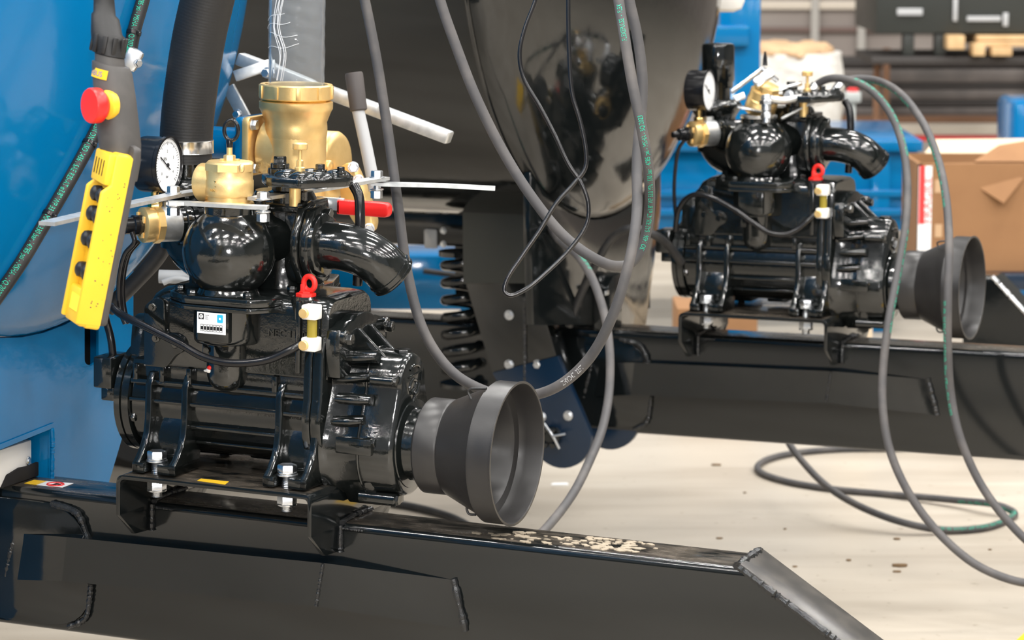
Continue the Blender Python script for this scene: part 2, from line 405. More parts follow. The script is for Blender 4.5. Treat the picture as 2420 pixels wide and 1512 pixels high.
# ================================================================ drawbars
def drawbar(fr, name, label, full=True, stickers=False):
    k = Kit(name, fr, (-250, 5, -397), label, 'drawbar', 'tanker drawbars')
    a, b = -56, 66
    # hollow-section beam with rolled edges: cross-section swept along x, cut down to a sloping nose
    sec = rounded([(a, -397), (b, -397), (b, -140), (a, -140)], 14, 5)
    mb = MB()
    def nose(y, z):       # the nose cut runs down from (415,-140)
        return 415+(-140-z)*1.62
    mb.loft([[(-1650, y, z) for y, z in sec], [(nose(y, z), y, z) for y, z in sec]])
    k.part(mb, 'beam', 'dusty_paint', angle=30)
    mb = MB(); mb.prism([(412, -140), (412+257*1.62, -397), (412+257*1.62+8, -390), (417, -132)], 'y', a+1, b, 1.5)
    k.part(mb, 'nose_plate', 'dusty_nose')
    mb = MB(); mb.bead([(414, a+3, -139), (620, a+1, -264), (828, a+3, -393)], 6.5); k.part(mb, 'weld_bead', 'bead')
    mb = MB(); mb.bead([(412, a+2, -138), (415, 0, -134), (414, b-2, -136)], 7); k.part(mb, 'weld_bead', 'bead')
    # folded stiffener plate welded on the flank
    top = [(-950, a, -226), (-822, -88, -213), (-312, -88, -205), (-88, a, -216)]
    bot = [(-965, a, -313), (-832, -88, -294), (-325, -88, -283), (-66, a, -300)]
    mb = MB()
    loops = []
    for t, q in zip(top, bot):
        back = a+6
        loops.append([t, q, (q[0], back, q[2]), (t[0], back, t[2])])
    mb.loft(loops); k.part(mb, 'stiffener_plate', 'black_paint', angle=8)
    for pts, r in (([(-88, a-1, -214), (-80, a-4, -240), (-70, a-4, -275), (-64, a-2, -302)], 6), ([(-318, -88.5, -206), (-324, -88.5, -244), (-330, -88.5, -282)], 3.2), ([(-945, a-1, -222), (-955, a-3, -260), (-968, a-1, -314)], 5)):
        mb = MB(); mb.bead(pts, r); k.part(mb, 'weld_bead', 'bead')
    mb = MB(); mb.prism(rounded([(-1180, -160), (-800, -160), (-783, -385), (-1180, -385)], 95, 8), 'y', a-6, a+2, 2)
    k.part(mb, 'doubler_plate', 'black_paint')
    for pts, r in (([(-870, a-5, -162), (-815, a-6, -175), (-795, a-6, -215)], 6), ([(-789, a-5, -300), (-792, a-5, -330), (-800, a-6, -365), (-835, a-6, -384)], 5)):
        mb = MB(); mb.bead(pts, r); k.part(mb, 'weld_bead', 'bead')
    # pump bracket: folded plate with tapering cheeks
    t = 8.0
    mb = MB()
    prof = rounded([(-678, -190), (-678, -71), (-303, -71), (-303, -190)], [0, 16, 16, 0], 5)
    inner = rounded([(-303-t, -190), (-303-t, -71-t), (-678+t, -71-t), (-678+t, -190)], [0, 10, 10, 0], 5)
    mbx = MB()
    # top and upper cheeks
    outl = rounded([(-678, -143), (-678, -71), (-303, -71), (-303, -143), (-303-t, -143), (-303-t, -71-t), (-678+t, -71-t), (-678+t, -143)], [0, 16, 16, 0, 0, 9, 9, 0], 5)
    mbx.prism(outl, 'y', -166, 170, 0.8)
    k.part(mbx, 'pump_bracket', 'dusty_paint', angle=30)
    for x0 in (-678, -303-t):
        for sgn in (-1, 1):
            y0, y1, yb = (-166, -112, a) if sgn < 0 else (170, 116, b)
            mb = MB(); mb.prism([(y0, -142), (y1, -186), (yb, -190), (yb, -142)], 'x', x0, x0+t, 1)
            k.part(mb, 'bracket_cheek', 'black_paint')
    for x0 in (-670, -303):
        for pts, r in (([(x0+3, a-2, -143), (x0+3, a-3, -190)], 5), ([(x0+4, a, -139), (x0+2, 0, -137), (x0+4, b, -139)], 5), ([(x0, a-1, -148), (x0+45, a-1, -149)], 2.5)):
            mb = MB(); mb.bead(pts, r); k.part(mb, 'weld_bead', 'bead')
    if stickers:
        mb = MB(); c = [fr.T(*p, -70.6) for p in ((466, 1136), (475, 1131), (541, 1138), (532, 1145))]
        mb.loft([[(x, y, z) for x, y, z in c], [(x, y, z+0.5) for x, y, z in c]]); k.part(mb, 'sticker', 'yellow', label='small yellow sticker on the bracket edge')
        z = -139.4
        def decal(px, m, dz=0.0, name='sticker', label=None):
            mb = MB(); c = [fr.T(*p, z+dz) for p in px]; mb.loft([[(x, y, q) for x, y, q in c], [(x, y, q+0.4) for x, y, q in c]]); return k.part(mb, name, m, label=label)
        decal(((57, 1142), (80, 1134), (112, 1137), (88, 1146)), 'yellow')
        s = decal(((86, 1146), (110, 1137), (174, 1142), (148, 1152)), 'white_label', label='white prohibition sticker with red ring')
        c = V(fr.T(131, 1144, z+0.8)); mb = MB(); mb.torus(c, Z_, 15, 1.6, 24, 6); mb.box(c, (30, 3, 1), 0, Matrix.Rotation(0.8, 3, 'Z')); k.part(mb, 'red_ring', 'red_ink', s)
        mb = MB(); mb.box(c+Vector((0, 0, 0.1)), (7, 16, 0.8)); mb.box(c+Vector((5, 2, .1)), (8, 6, .8)); k.part(mb, 'pictogram', 'ink', s)
    return k
kA = drawbar(FA, 'drawbar', 'black box-section drawbar in the foreground with sloping nose at lower right', stickers=True)
kB = drawbar(FB, 'drawbar', 'black box-section drawbar behind, carrying the pump at upper right')
# dried mud flakes on the near beam
mb = MB()
for i in range(150):
    px = random.choice((1230, 1440, 1470, 1440))+random.gauss(0, 55); py = 1283+0.085*(px-1400)+random.uniform(-13, 13)
    x, y, z = FA.T(px, py, -139.5)
    if not -45 < y < 58: continue
    n = 5; r = random.uniform(2, 7.5); ph = random.random()*6
    pl = [(x+r*random.uniform(.6, 1.2)*math.cos(ph+2*math.pi*i/n)*1.4, y+r*random.uniform(.6, 1.2)*math.sin(ph+2*math.pi*i/n)) for i in range(n)]
    mb.prism(pl, 'z', z-1, z+random.uniform(.3, .9))
s = kA.part(mb, 'dried_mud', 'dust'); s['kind'] = 'stuff'; s['label'] = 'pale dried mud flakes on the beam top'

# ================================================================ tanks
def tank(fr, name, label, m, shell_len, x0=-950, slot=True):
    k = Kit(name, fr, (-1400, 0, 130), label, 'tank', 'tanker barrels')
    R = 800; zc = 930
    mb = MB()
    n = 96; loops = []
    for i in range(25):
        t = i/24*math.pi/2; rr = R*math.sin(t); h = 185*math.cos(t)
        loops.append([(x0+h, max(rr, 1)*math.cos(2*math.pi*j/n), zc+max(rr, 1)*math.sin(2*math.pi*j/n)) for j in range(n)])
    mb.loft(loops, False); k.part(mb, 'dished_end', m, angle=60)
    mb = MB(); mb.lathe([(R, 0), (R, shell_len)], (x0-12, 0, zc), (-1, 0, 0), 96); k.part(mb, 'shell', m)
    mb = MB(); mb.torus((x0-6, 0, zc), X_, R+1, 5, 96, 8); k.part(mb, 'seam_weld', m)
    return k
tA = tank(FA, 'slurry_tank', 'glossy blue tank with domed end at the left edge', 'blue_paint', 1500)
tB = tank(FB, 'slurry_tank', 'glossy black tank with domed end behind the hanging hoses', 'black_paint', 4200)
# headstock of the near tanker: blue plate with slot and drawbar pocket
x1 = -930
def headstock():
    k = Kit('headstock_frame', FA, (x1, 60, -395), 'blue steel headstock plate with keyhole slot under the blue tank', 'frame')
    # plate outline with slot and pocket cut: built of strips around the openings
    yr = FA_y(315, 850, x1)
    sl, sr = FA_y(200, 800, x1), FA_y(233, 800, x1)
    zt, zb = 330, zAt(205, 848, x1, (sl+sr)/2)
    mb = MB(); tk = 5
    pr = FA_y(118, 1060, x1)                 # pocket right wall
    zp = zAt(118, 1012, x1, pr)
    def arcz(y): return 928-math.sqrt(797**2-y*y)
    def strip(y0, y1, z0, top): mb.prism([(y0, z0), (y1, z0)]+[(y, arcz(y) if top is None else top) for y in np.linspace(y1, y0, 9)], 'x', x1-tk, x1)
    strip(-420, sl, zp, None); strip(sl, sr, zp, zb-14); strip(sr, yr, zp, None)
    zr = yz(290, 1030, x1)[1]
    mb.prism([(pr, -300), (pr, zp), (yr, zp), (yr, zr), yz(290, 1030, x1), yz(258, 1138, x1), (yz(258, 1138, x1)[0]-40, -300)], 'x', x1-tk, x1)
    k.part(mb, 'plate', 'blue_paint')
    mb = MB(); n = 12; c = (sl+sr)/2; r = (sr-sl)/2
    arc = [(c+r*math.cos(math.pi+math.pi*i/n), zb+14*math.sin(math.pi+math.pi*i/n)) for i in range(n+1)]
    mb.prism(arc+[(sr, zb-15), (sl, zb-15)], 'x', x1-tk, x1); k.part(mb, 'slot_end', 'blue_paint')
    # pocket walls and slide block
    mb = MB(); mb.rng(x1-160, x1-2, pr, pr+10, -300, zp+6); k.part(mb, 'pocket_side', 'blue_paint')
    mb = MB(); mb.prism([(-420, zp-22), (pr+10, zp), (pr+10, zp+9), (-420, zp-12)], 'x', x1-160, x1+3); k.part(mb, 'pocket_roof', 'blue_paint')
    mb = MB(); mb.bead([(x1+2, pr+4, zp), (x1+3, pr+5, -70), (x1+2, pr+4, -140)], 4); k.part(mb, 'weld_bead', 'blue_paint')
    mb = MB(); mb.rng(x1-90, x1-30, -200, pr-14, -138, zAt(60, 1044, x1-30, 20), 2); blk = k.part(mb, 'slide_block', 'white_plastic', label='white plastic slide block')
    p = (x1-30, ) + yz(66, 1089, x1-30)
    mb = MB(); mb.cyl(p, X_, 8, 3, 20, 1); mb.cyl((p[0]+2, p[1], p[2]), X_, 4.5, 2.5, 6); k.part(mb, 'screw', 'zinc', blk)
    mb = MB(); q = yz(50, 1115, x1-29); mb.prism([(q[0]-70, -138), (q[0]-50, q[1]+4), (q[0]-10, q[1]+10), (q[0]+15, q[1]+8), (q[0]+62, q[1]+10), (q[0]+75, q[1]-4), (q[0]+68, -138)], 'x', x1-31, x1-24, 2); k.part(mb, 'grease', 'grease_slot_shade', blk)
    # legs below the plate seen right of the beam
    mb = MB(); mb.rng(x1-160, x1-tk, yr-14, yr, -20, arcz(yr)-12); k.part(mb, 'side_plate', 'blue_paint')
    mb = MB(); mb.rng(x1-70, x1-40, sl-40, sr+40, zb-60, 124, 2); k.part(mb, 'slot_shade', 'grease_slot_shade')  # black block stands in for the shade inside the slot
    mb = MB(); mb.rng(x1-70, x1-55, -140, -72, -420, -120); k.part(mb, 'front_flange', 'blue_paint')
    for y in (-120, 330):
        mb = MB(); mb.rng(x1-900, x1-170, y, y+20, -100 if y > 0 else -300, 125); k.part(mb, 'chassis_rail', 'blue_paint')
    return k
def yz(px, py, x):
    r = ray(px, py); o = FA.o+FA.x*x/1000; t = ((o-CC) @ FA.x)/(r @ FA.x); q = CC+r*t-FA.o
    return (q @ FA.y)*1000, (q @ FA.z)*1000
def FA_y(px, py, x): return yz(px, py, x)[0]
def zAt(px, py, x, y): return yz(px, py, x)[1]
headstock()
# unseen next tanker of the row, added for the black beams to reflect
fz = Frame(1222, 1072, 5.0, 22.2, 0.0); fz.o = FA.o - (FB.o - FA.o)*1.0 + fz.x*0.35
kz = Kit('reflected_tanker', fz, (-1400, 0, -397), 'unseen blue tanker added beyond the left edge for reflections', 'tanker')
mb = MB(); loops = []
for i in range(17):
    t = i/16*math.pi/2; loops.append([(-950+185*math.cos(t), max(800*math.sin(t), 1)*math.cos(2*math.pi*j/64), 930+max(800*math.sin(t), 1)*math.sin(2*math.pi*j/64)) for j in range(64)])
mb.loft(loops, False); kz.part(mb, 'dished_end', 'blue_paint', angle=60)
mb = MB(); mb.lathe([(800, 0), (800, 3500)], (-962, 0, 930), (-1, 0, 0), 64); kz.part(mb, 'shell', 'blue_paint')
mb = MB(); mb.rng(-1600, 500, -56, 66, -397, -140, 10); kz.part(mb, 'drawbar_beam', 'black_paint')
mb = MB(); mb.rng(-950, -930, -420, 400, -200, 300, 4); kz.part(mb, 'headstock', 'blue_paint')
# ================================================================ vacuum pumps
def pump(fr, name, label, near):
    k = Kit(name, fr, (-500, 0, -68), label, 'pump', 'vacuum pumps on the drawbars')
    g = FA        # measured on the near pump, same part positions on both
    C = 'cast_paint'
    # --- rotor housing: barrel with long ribs
    mb = MB(); zc = 41
    mb.lathe([(90, 0), (90, 350)], (-690, 0, zc), X_, 56)
    def rib(z, out, x0, x1, h=7):
        dz = z-zc; y = -math.sqrt(max(1, 92*92-dz*dz)) if abs(dz) < 91 else 0
        mb.rng(x0, x1, y-out, y+18, z-h/2, z+h/2, 2)
        mb.rng(x0, x1, -y-18, -y+out, z-h/2, z+h/2, 2)
    rib(116, 16, -688, -352); rib(82, 13, -690, -340, 9); rib(50, 9, -690, -340); rib(10, 9, -572, -400); rib(-20, 6, -572, -400, 6)
    mb.rng(-690, -352, -86, 86, 82, 120, 3)
    for x in (-680, -628, -575, -410, -350): mb.rng(x-5, x+5, -97, -80, 84, 112, 2)
    k.part(mb, 'rotor_housing', C)
    # --- oil hood on top
    mb = MB()
    sec = rounded([(-92, 112), (92, 112), (88, 251), (-88, 251)], [4, 4, 34, 34], 6)
    def loop(x, s, top): return [(x, y*s, 112+(z-112)*top) for y, z in sec]
    mb.loft([loop(-668, .9, .62), loop(-664, .95, .78), loop(-652, .98, .91), loop(-634, .995, .98), loop(-612, 1, 1), loop(-345, 1, 1), loop(-322, .99, .985), loop(-314, .95, .95)])
    k.part(mb, 'oil_hood', C, angle=50)
    mb = MB()          # end bracket raised on the hood front, with lobe and screws
    pl = [(-662, 110), (-662, 215), (-640, 232), (-622, 228), (-620, 190), (-620, 170), (-600, 172), (-586, 165), (-580, 152), (-586, 140), (-600, 134), (-618, 110)]
    mb.prism(rounded(pl, 7, 3), 'y', -98, -80, 1.5); k.part(mb, 'end_bracket', C)
    for x, z in ((-645, 214), (-600, 153), (-638, 160)):
        mb = MB(); mb.cyl((x, -97, z), (0, -1, 0), 7.5, 4, 20, 1); mb.cyl((x, -101, z), (0, -1, 0), 3.5, 2, 6); k.part(mb, 'screw', C)
    mb = MB()          # front right end of the hood: clamp seam
    mb.rng(-372, -362, -96, -84, 120, 245, 3); mb.rng(-335, -326, -97, -60, 112, 240, 4); k.part(mb, 'hood_rib', C)
    mb = MB(); mb.lathe([(24, 0), (24, 34), (20, 38)], (-369, -66, 212), Z_, 28); k.part(mb, 'eye_boss', C)
    mb = MB(); text_on(mb, 'MEC 11000', 17, (g.L(633, 793, -92)[0], -90.5, g.L(633, 793, -92)[2]), X_, Z_, 2.2, 1.0); k.part(mb, 'raised_lettering', C)
    # --- end covers
    mb = MB()
    mb.lathe([(60, 0), (88, 2), (98, 6), (98, 17), (94, 18), (94, 20), (98, 21), (98, 34), (90, 36)], (-728, 0, zc), X_, 64)
    mb.lathe([(78, 0), (84, 4), (84, 18)], (-704, 0, zc), X_, 48)
    mb.prism(rounded([(-62, 100), (62, 100), (50, 190), (-50, 190)], 22), 'x', -712, -664, 3)
    k.part(mb, 'end_cover', C)
    for a in range(8):
        t = a*math.pi/4+.3; mb = MB(); mb.bolt((-692, 88*math.cos(t), zc+88*math.sin(t)), X_, 14, 8); k.part(mb, 'bolt', C)
    mb = MB(); mb.rng(-765, -728, -95, -25, 62, 118, 4); mb.rng(-752, -726, -90, -30, 40, 64, 3); k.part(mb, 'oil_pump_block', C)
    mb = MB()
    for xa, xb, s in ((-352, -337, 1.0), (-336.5, -334.5, .97), (-334, -316, 1.0)):
        fl_ = [(110*s*math.cos(t), zc+110*s*math.sin(t)) for t in np.linspace(math.radians(-200), math.radians(20), 40)]+[(100*s, 150), (90*s, 186), (62*s, 206), (-62*s, 206), (-90*s, 186), (-100*s, 150)]
        mb.prism(fl_, 'x', xa, xb, 1.8 if s == 1 else 0)
    k.part(mb, 'gear_flange', C)
    # --- gear case: two-lobed casting
    def lobes(R1, z1, R2, z2, n=24):
        pts = []
        for i in range(n+1):
            t = -0.15+(math.pi+.3)*i/n; pts.append((R1*math.cos(t), z1+R1*math.sin(t)))
        for i in range(n+1):
            t = math.pi-.35+(math.pi+.7)*i/n; pts.append((R2*math.cos(t), z2+R2*math.sin(t)))
        return pts
    mb = MB()
    def lp(x, d, r1=50, r2=84): return [(x, y, z) for y, z in lobes(r1+d, 106, r2+d, -6)]
    mb.loft([lp(-322, 16, 52, 88), lp(-298, 6), lp(-262, 4), lp(-255, 5), lp(-248, 4), lp(-204, 2), lp(-196, -1), lp(-192, -6)])
    k.part(mb, 'gear_case', C, angle=40)
    # parting seam, bosses and long ribs on the gear case
    mb = MB(); pts = [(x, y*1.0, z) for x, y, z in lp(-256, 6)]; mb.tube(pts, 2.2, 6, 1, True); k.part(mb, 'parting_seam', C)
    for (px0, py0, px1, py1, yy, r, th) in ((800, 846, 888, 845, -62, 7, 1), (788, 897, 868, 893, -72, 5.5, 1), (793, 943, 872, 948, -90, 6, 1), (783, 997, 855, 996, -88, 6, 1)):
        a0, a1 = V(g.L(px0, py0, yy)), V(g.L(px1, py1, yy+4)); mb = MB()
        mb.tube([a0, a0.lerp(a1, .5), a1], r, 10, 4, rfun=lambda t, r=r: r*(0.7+.5*math.sin(math.pi*min(1, t*1.05+.0)))); mb.tube([a0+Vector((0, 12, 0)), a1+Vector((0, 12, 0))], r*1.6, 10, 0)
        k.part(mb, 'case_rib', C)
    for (px, py, yy, l, r) in ((876, 897, -70, 44, 8), (850, 1172, -48, 70, 11), (866, 1045, -86, 12, 9)):
        a0 = V(g.L(px, py, yy)); mb = MB(); mb.cyl(a0, X_, r, l, 20, 2); mb.rng(a0.x, a0.x+l, a0.y, a0.y+30, a0.z-r*.8, a0.z+r*.8, 2)
        b = k.part(mb, 'boss', C); mb = MB(); mb.bolt(a0+Vector((l, 0, 0)), X_, r*1.5, 5); k.part(mb, 'bolt', C, b)
    a0 = V(g.L(795, 1030, -90)); a1 = V(g.L(880, 1078, -90)); mb = MB(); mb.rng(a0.x, a1.x, -96, -40, a1.z, a0.z, 3); k.part(mb, 'side_pad', C)
    mb = MB(); mb.prism([(-70, -60), (-30, -108), (30, -108), (70, -60)], 'x', -300, -236, 5); k.part(mb, 'sump_lug', C)
    mb = MB(); p = V(g.L(952, 835, 0)); mb.cyl((p.x, 0, p.z-14), Z_, 20, 10, 24, 2); mb.hexn((p.x, 0, p.z-4), Z_, 26, 12); k.part(mb, 'filler_plug', C)
    # emblem and arcs cast on the face
    mb = MB(); xf = -191.5
    for zc0, zz in ((132, 1), (62, -1)):
        mb.tube([(xf, 22*math.cos(t), zc0-8*zz+12*zz*math.sin(t)) for t in np.linspace(.5, math.pi-.5, 9)], 2.6, 8, 2)
    mb.tube([(xf, -14, 88), (xf, -20, 100), (xf, -8, 112), (xf, 8, 106), (xf, 2, 96), (xf, -8, 92), (xf, 4, 84), (xf, 16, 92), (xf, 20, 102)], 3, 8, 5)
    mb.tube([(xf, 6, 84), (xf, -4, 74), (xf, 8, 70)], 3, 8, 4)
    mb.tube([(xf, -26, 118), (xf, 28, 122), (xf, 28, 106)], 1.8, 6, 0); mb.tube([(xf, -36, 52), (xf, 36, 56)], 2.2, 6, 0)
    k.part(mb, 'cast_emblem', C)
    # upper cover plate with lugs and slanted ribs
    mb = MB(); arch = [(-92, 118), (-98, 178), (-92, 200), (-70, 203), (-55, 210)]+[(50*math.cos(t), 196+24*math.sin(t)) for t in np.linspace(2.5, .6, 8)]+[(55, 208), (72, 203), (92, 200), (98, 178), (92, 118)]
    mb.prism(arch, 'x', -314, -288, 2.5); k.part(mb, 'upper_cover', C)
    for y in (-82, 82):
        mb = MB(); mb.cyl((-290, y, 188), X_, 13, 10, 20, 2); mb.bolt((-281, y, 185), X_, 17, 9, 10); k.part(mb, 'cover_bolt', C)
    for y in (-26, 22):
        mb = MB(); mb.prism([(-290, 120), (-290, 196), (-282, 196), (-228, 146), (-228, 120)], 'y', y-4, y+4, 2); k.part(mb, 'brace_rib', C)
    # --- shaft collar and drive-shaft guard
    mb = MB(); mb.lathe([(80, 0), (76, 10), (64, 14), (62, 40)], (-200, 0, 0), X_, 48); k.part(mb, 'seal_collar', C)
    mb = MB()
    prof = [(62, -162), (78, -162), (82, -158), (82, -120), (80, -117), (84, -112), (113, -47), (118, -44), (118, -41), (121, -40), (121, -2), (123, -1), (123, 1), (119, 1), (118, -1), (117, -30), (112, -42), (96, -44), (92, -50), (70, -118), (58, -122), (58, -160)]
    mb.lathe(prof, (0, 0, 0), X_, 80, closed=True); gd = k.part(mb, 'shaft_guard', 'guard_plastic', label='black plastic drive-shaft guard cone')
    mb = MB(); mb.lathe([(10, 0), (17, 1), (17, 70), (15, 72)], (-180, 0, 0), X_, 24); k.part(mb, 'splined_shaft', 'stainless', gd)
    for p, q in ((((1115, 945), (1107, 922), (1150, 918)), -40), (((1112, 1190), (1103, 1198), (1108, 1214), (1125, 1216)), -40)):
        mb = MB(); mb.tube([V(g.L(x, y, q)) for x, y in p], 2.2, 8, 4); k.part(mb, 'wire_clip', 'guard_plastic', gd)
    # --- feet
    web = [(-70, 100), (-92, 100), (-104, 78), (-106, 20), (-111, -5), (-121, -24), (-136, -40), (-150, -52), (-150, -68), (-60, -68), (-55, -30)]
    for x0, x1 in ((-656, -572), (-404, -322)):
        for s in (1, -1):
            mb = MB()
            for xa in (x0, x1-13): mb.prism([(y*s, z) for y, z in web], 'x', xa, xa+13, 2)
            back = [(-60, 30), (-84, 30), (-100, -14), (-103, -60), (-60, -60)]
            mb.prism([(y*s, z) for y, z in back], 'x', x0+8, x1-8, 1)
            ya, yb = sorted((-150*s, -70*s)); xm = (x0+x1)/2-6
            mb.rng(x0, xm-13, ya, yb, -68, -50, 2); mb.rng(xm+13, x1, ya, yb, -68, -50, 2)
            ya, yb = sorted((-104*s, -60*s)); mb.rng(x0, x1, ya, yb, -68, -50, 1)
            k.part(mb, 'foot', C, angle=30)
            yb_ = -126*s; mb = MB(); c = Vector((xm, yb_, -50))
            mb.cyl(c, Z_, 18.5, 3.2, 28, .6); mb.cyl(c+Z_*3.2, Z_, 17, 3.5, 28, .8); mb.hexn(c+Z_*6, Z_, 29, 13)
            bt = k.part(mb, 'mounting_bolt', 'zinc')
            mb = MB(); mb.lathe([(9.6, -62)]+[(9.6 if i % 2 else 8.6, -62+i*1.5) for i in range(42)], c, Z_, 16); k.part(mb, 'thread', 'zinc', bt)
            mb = MB(); mb.cyl(c-Z_*32, Z_, 18, 3, 24, .5); mb.hexn(c-Z_*49, Z_, 29, 17); mb.cyl(c-Z_*52, Z_, 17, 3.5, 24, .8); k.part(mb, 'nut', 'zinc', bt)
    mb = MB(); mb.rng(-520, -470, 30, 110, -62, -30, 3); k.part(mb, 'drain_block', C)
    # --- intake column below the ball housing
    ay = -85; ax = g.L(541, 585, ay)[0]; dz = g.L(541, 585, ay)[2]-322.2
    mb = MB(); mb.lathe([(30, 160), (55, 160), (58.5, 164), (59.5, 172), (59.5, 226)], (ax, ay, dz), Z_, 48); mb.lathe([(2, 73), (14, 75), (25, 80), (32, 88), (36, 100), (37, 112), (37, 162)], (ax, ay, dz), Z_, 40)
    lx0, lx1 = g.L(462, 765, -147)[0], g.L(540, 765, -147)[0]; mb.rng(lx0, lx1, -146, -80, 166+dz, 224+dz, 4)
    k.part(mb, 'intake_column', C)
    p = V(g.L(495, 828, -110)); mb = MB(); mb.rng(p.x-11, p.x+8, -116, -80, p.z-14, p.z+14, 2); mb.cyl((p.x-1, -116, p.z+2), (0, -1, 0), 4.5, 3, 12); k.part(mb, 'drain_lug', C)
    if near:
        c0 = V(g.L(466, 738, -147)); c1 = V(g.L(533, 786, -147)); wd = c1.x-c0.x; z0, z1 = 167, 205
        z0 = g.L(500, 789, -147)[2]; z1 = g.L(500, 739, -147)[2]
        mb = MB(); mb.rng(c0.x, c1.x, -147.2, -145.8, z0, z1); lb = k.part(mb, 'maker_label', 'white_label', label='white adhesive label with logo and seven marks')
        mb = MB(); yy = -147.5
        for i in range(7):
            x = c0.x+wd*(.17+.112*i); mb.rng(x-.6*1.6-1.2, x+2.2, yy, yy+.5, z0+6.5, z0+12.5)
        mb.rng(c0.x+3, c0.x+13, yy, yy+.5, z0+24, z0+34); k.part(mb, 'printed_mark', 'ink', lb)
        mb = MB()
        for i in range(7):
            x = c0.x+wd*(.17+.112*i)+.1
            for (xa, xb, za, zb) in ((-2.6, 2.6, 3.8, 4.4), (-2.6, 2.6, 15.2, 15.8), (-2.6, -2.1, 3.8, 15.8), (2.1, 2.6, 3.8, 15.8)): mb.rng(x+xa, x+xb, yy, yy+.4, z0+za, z0+zb)
        for i, s in enumerate(('Number', 'Power', 'Range')): mb.rng(c0.x+15.5, c0.x+15.5+(7.5, 5, 6)[i], yy, yy+.4, z0+31.2-i*3.2, z0+32-i*3.2)
        k.part(mb, 'printed_frame', 'ink', lb)
        mb = MB(); xm = c0.x+8; zm = z0+29; mb.torus((xm, yy, zm), Y_, 3.1, .6, 20, 6); mb.rng(xm-2.6, xm+2.6, yy-.2, yy+.2, zm-.5, zm+.5); mb.rng(xm-.5, xm+.5, yy-.2, yy+.2, zm-2.6, zm+2.6); k.part(mb, 'logo', 'white_label', lb)
        mb = MB(); mb.prism(rounded([(c1.x-16, z0+20), (c1.x-5, z0+20), (c1.x-5, z0+34), (c1.x-16, z0+34)], 2), 'y', yy, yy+.5); k.part(mb, 'blue_mark', 'cyan', lb)
        mb = MB(); mb.rng(c1.x-12.3, c1.x-8.7, yy-.3, yy, z0+25.2, z0+28.8); k.part(mb, 'white_square', 'white_label', lb)
        p = V(g.L(494, 875, -115)); mb = MB(); mb.ball(p, 5, 12, 8, (1.2, 1, .9)); mb.ball(p+Vector((-5, 0, -1)), 3.4, 10, 6, (1.6, 1, .7)); w_ = k.part(mb, 'plug_wrap', 'white_plastic')
        mb = MB(); mb.ball(p+Vector((2, -1, 5)), 4.6, 12, 8, (1.1, 1, .9)); k.part(mb, 'plug_cap', 'red_paint', w_)
    # --- manifold base plate
    oc = [(-560, -150), (-430, -150), (-404, -118), (-404, 120), (-440, 228), (-600, 228), (-640, 60), (-640, -20), (-606, -112)]
    mb = MB(); mb.prism(rounded(oc, 10, 3), 'z', 224, 233, 2); mb.prism(rounded([(x*.992-4, y*.985) for x, y in oc], 10, 3), 'z', 233.5, 248, 2.5); k.part(mb, 'manifold_plate', C)
    for x, y in ((-622, 10), (-445, -128), (-418, -16), (-456, 190), (-418, 90), (-590, -100), (-545, -140)):
        mb = MB(); mb.bolt((x, y, 248), Z_, 15, 8, 10); k.part(mb, 'plate_bolt', C)
    # --- ball valve housing
    mb = MB(); mb.ball((ax, ay, g.L(541, 595, ay)[2]), 79.5, 48, 32, (1, 1, 1), -.95, .93); mb.lathe([(56, 246), (52, 252), (48, 262)], (ax, ay, 0), Z_, 40)
    mb.lathe([(43, 372), (43, 393), (40, 395)], (ax, ay, dz), Z_, 40)
    k.part(mb, 'ball_housing', C, angle=45)
    # --- four-way manifold block behind the ball, with elbow outlet
    mb = MB()
    mb.lathe([(70, 246), (62, 262), (58, 290), (58, 400), (50, 415)], (-465, 45, 0), Z_, 40)
    mb.rng(-490, -402, -6, 100, 262, 398, 8); mb.rng(-470, -398, -20, 84, 384, 402, 3)
    mb.tube([(ax, -50, 330), (-485, 0, 335), (-450, 40, 335)], 52, 24, 4)
    k.part(mb, 'valve_block', C, angle=45)
    fc = Vector((-386, 5, 330))
    mb = MB()
    dia = [(0, 74), (32, 66), (58, 26), (62, 0), (58, -26), (32, -66), (0, -74), (-32, -66), (-58, -26), (-62, 0), (-58, 26), (-32, 66)]
    mb.prism([(fc.y+y, fc.z+z) for y, z in dia], 'x', -404, -390, 3); mb.prism([(fc.y+y*.93, fc.z+z*.93) for y, z in dia], 'x', -389, -372, 3)
    mb.lathe([(56, -374), (56, -366), (50, -362)], (0, fc.y, fc.z), X_, 40); k.part(mb, 'outlet_flange', C)
    for z in (-52, 52):
        mb = MB(); mb.bolt((-372, fc.y+(-20 if z < 0 else 16), fc.z+z*.2-18 if z < 0 else fc.z+z), X_, 18, 10); k.part(mb, 'flange_bolt', C)
    mb = MB()
    p0 = fc+Vector((16, 0, 0)); cpts = [p0, p0+Vector((38, 0, -1)), p0+Vector((72, 5, -9)), p0+Vector((96, 16, -24)), p0+Vector((111, 30, -43))]
    path = catmull(cpts, 6); fr_ = frames(path); loops = [[p+(u*math.cos(2*math.pi*i/40)+v*math.sin(2*math.pi*i/40))*41 for i in range(40)] for p, u, v in fr_]
    tdir = (path[-1]-path[-3]).normalized()
    for d, r in ((0.5, 43.5), (3, 43.5), (3.5, 41), (10, 41), (10.5, 43.5), (13, 43.5), (13.5, 41), (16, 40), (16.5, 36), (-30, 35)):
        p, u, v = fr_[-1]; loops.append([p+tdir*d+(u*math.cos(2*math.pi*i/40)+v*math.sin(2*math.pi*i/40))*r for i in range(40)])
    mb.loft(loops, True); k.part(mb, 'outlet_elbow', C, angle=40)
    # --- selector plate with cover bolts on top of the block
    mb = MB(); hx = [(-478, -20), (-440, -72), (-372, -74), (-322, 4), (-330, 44), (-400, 88), (-462, 62)]
    mb.prism(rounded(hx, 12, 3), 'z', 433, 449, 2.5)
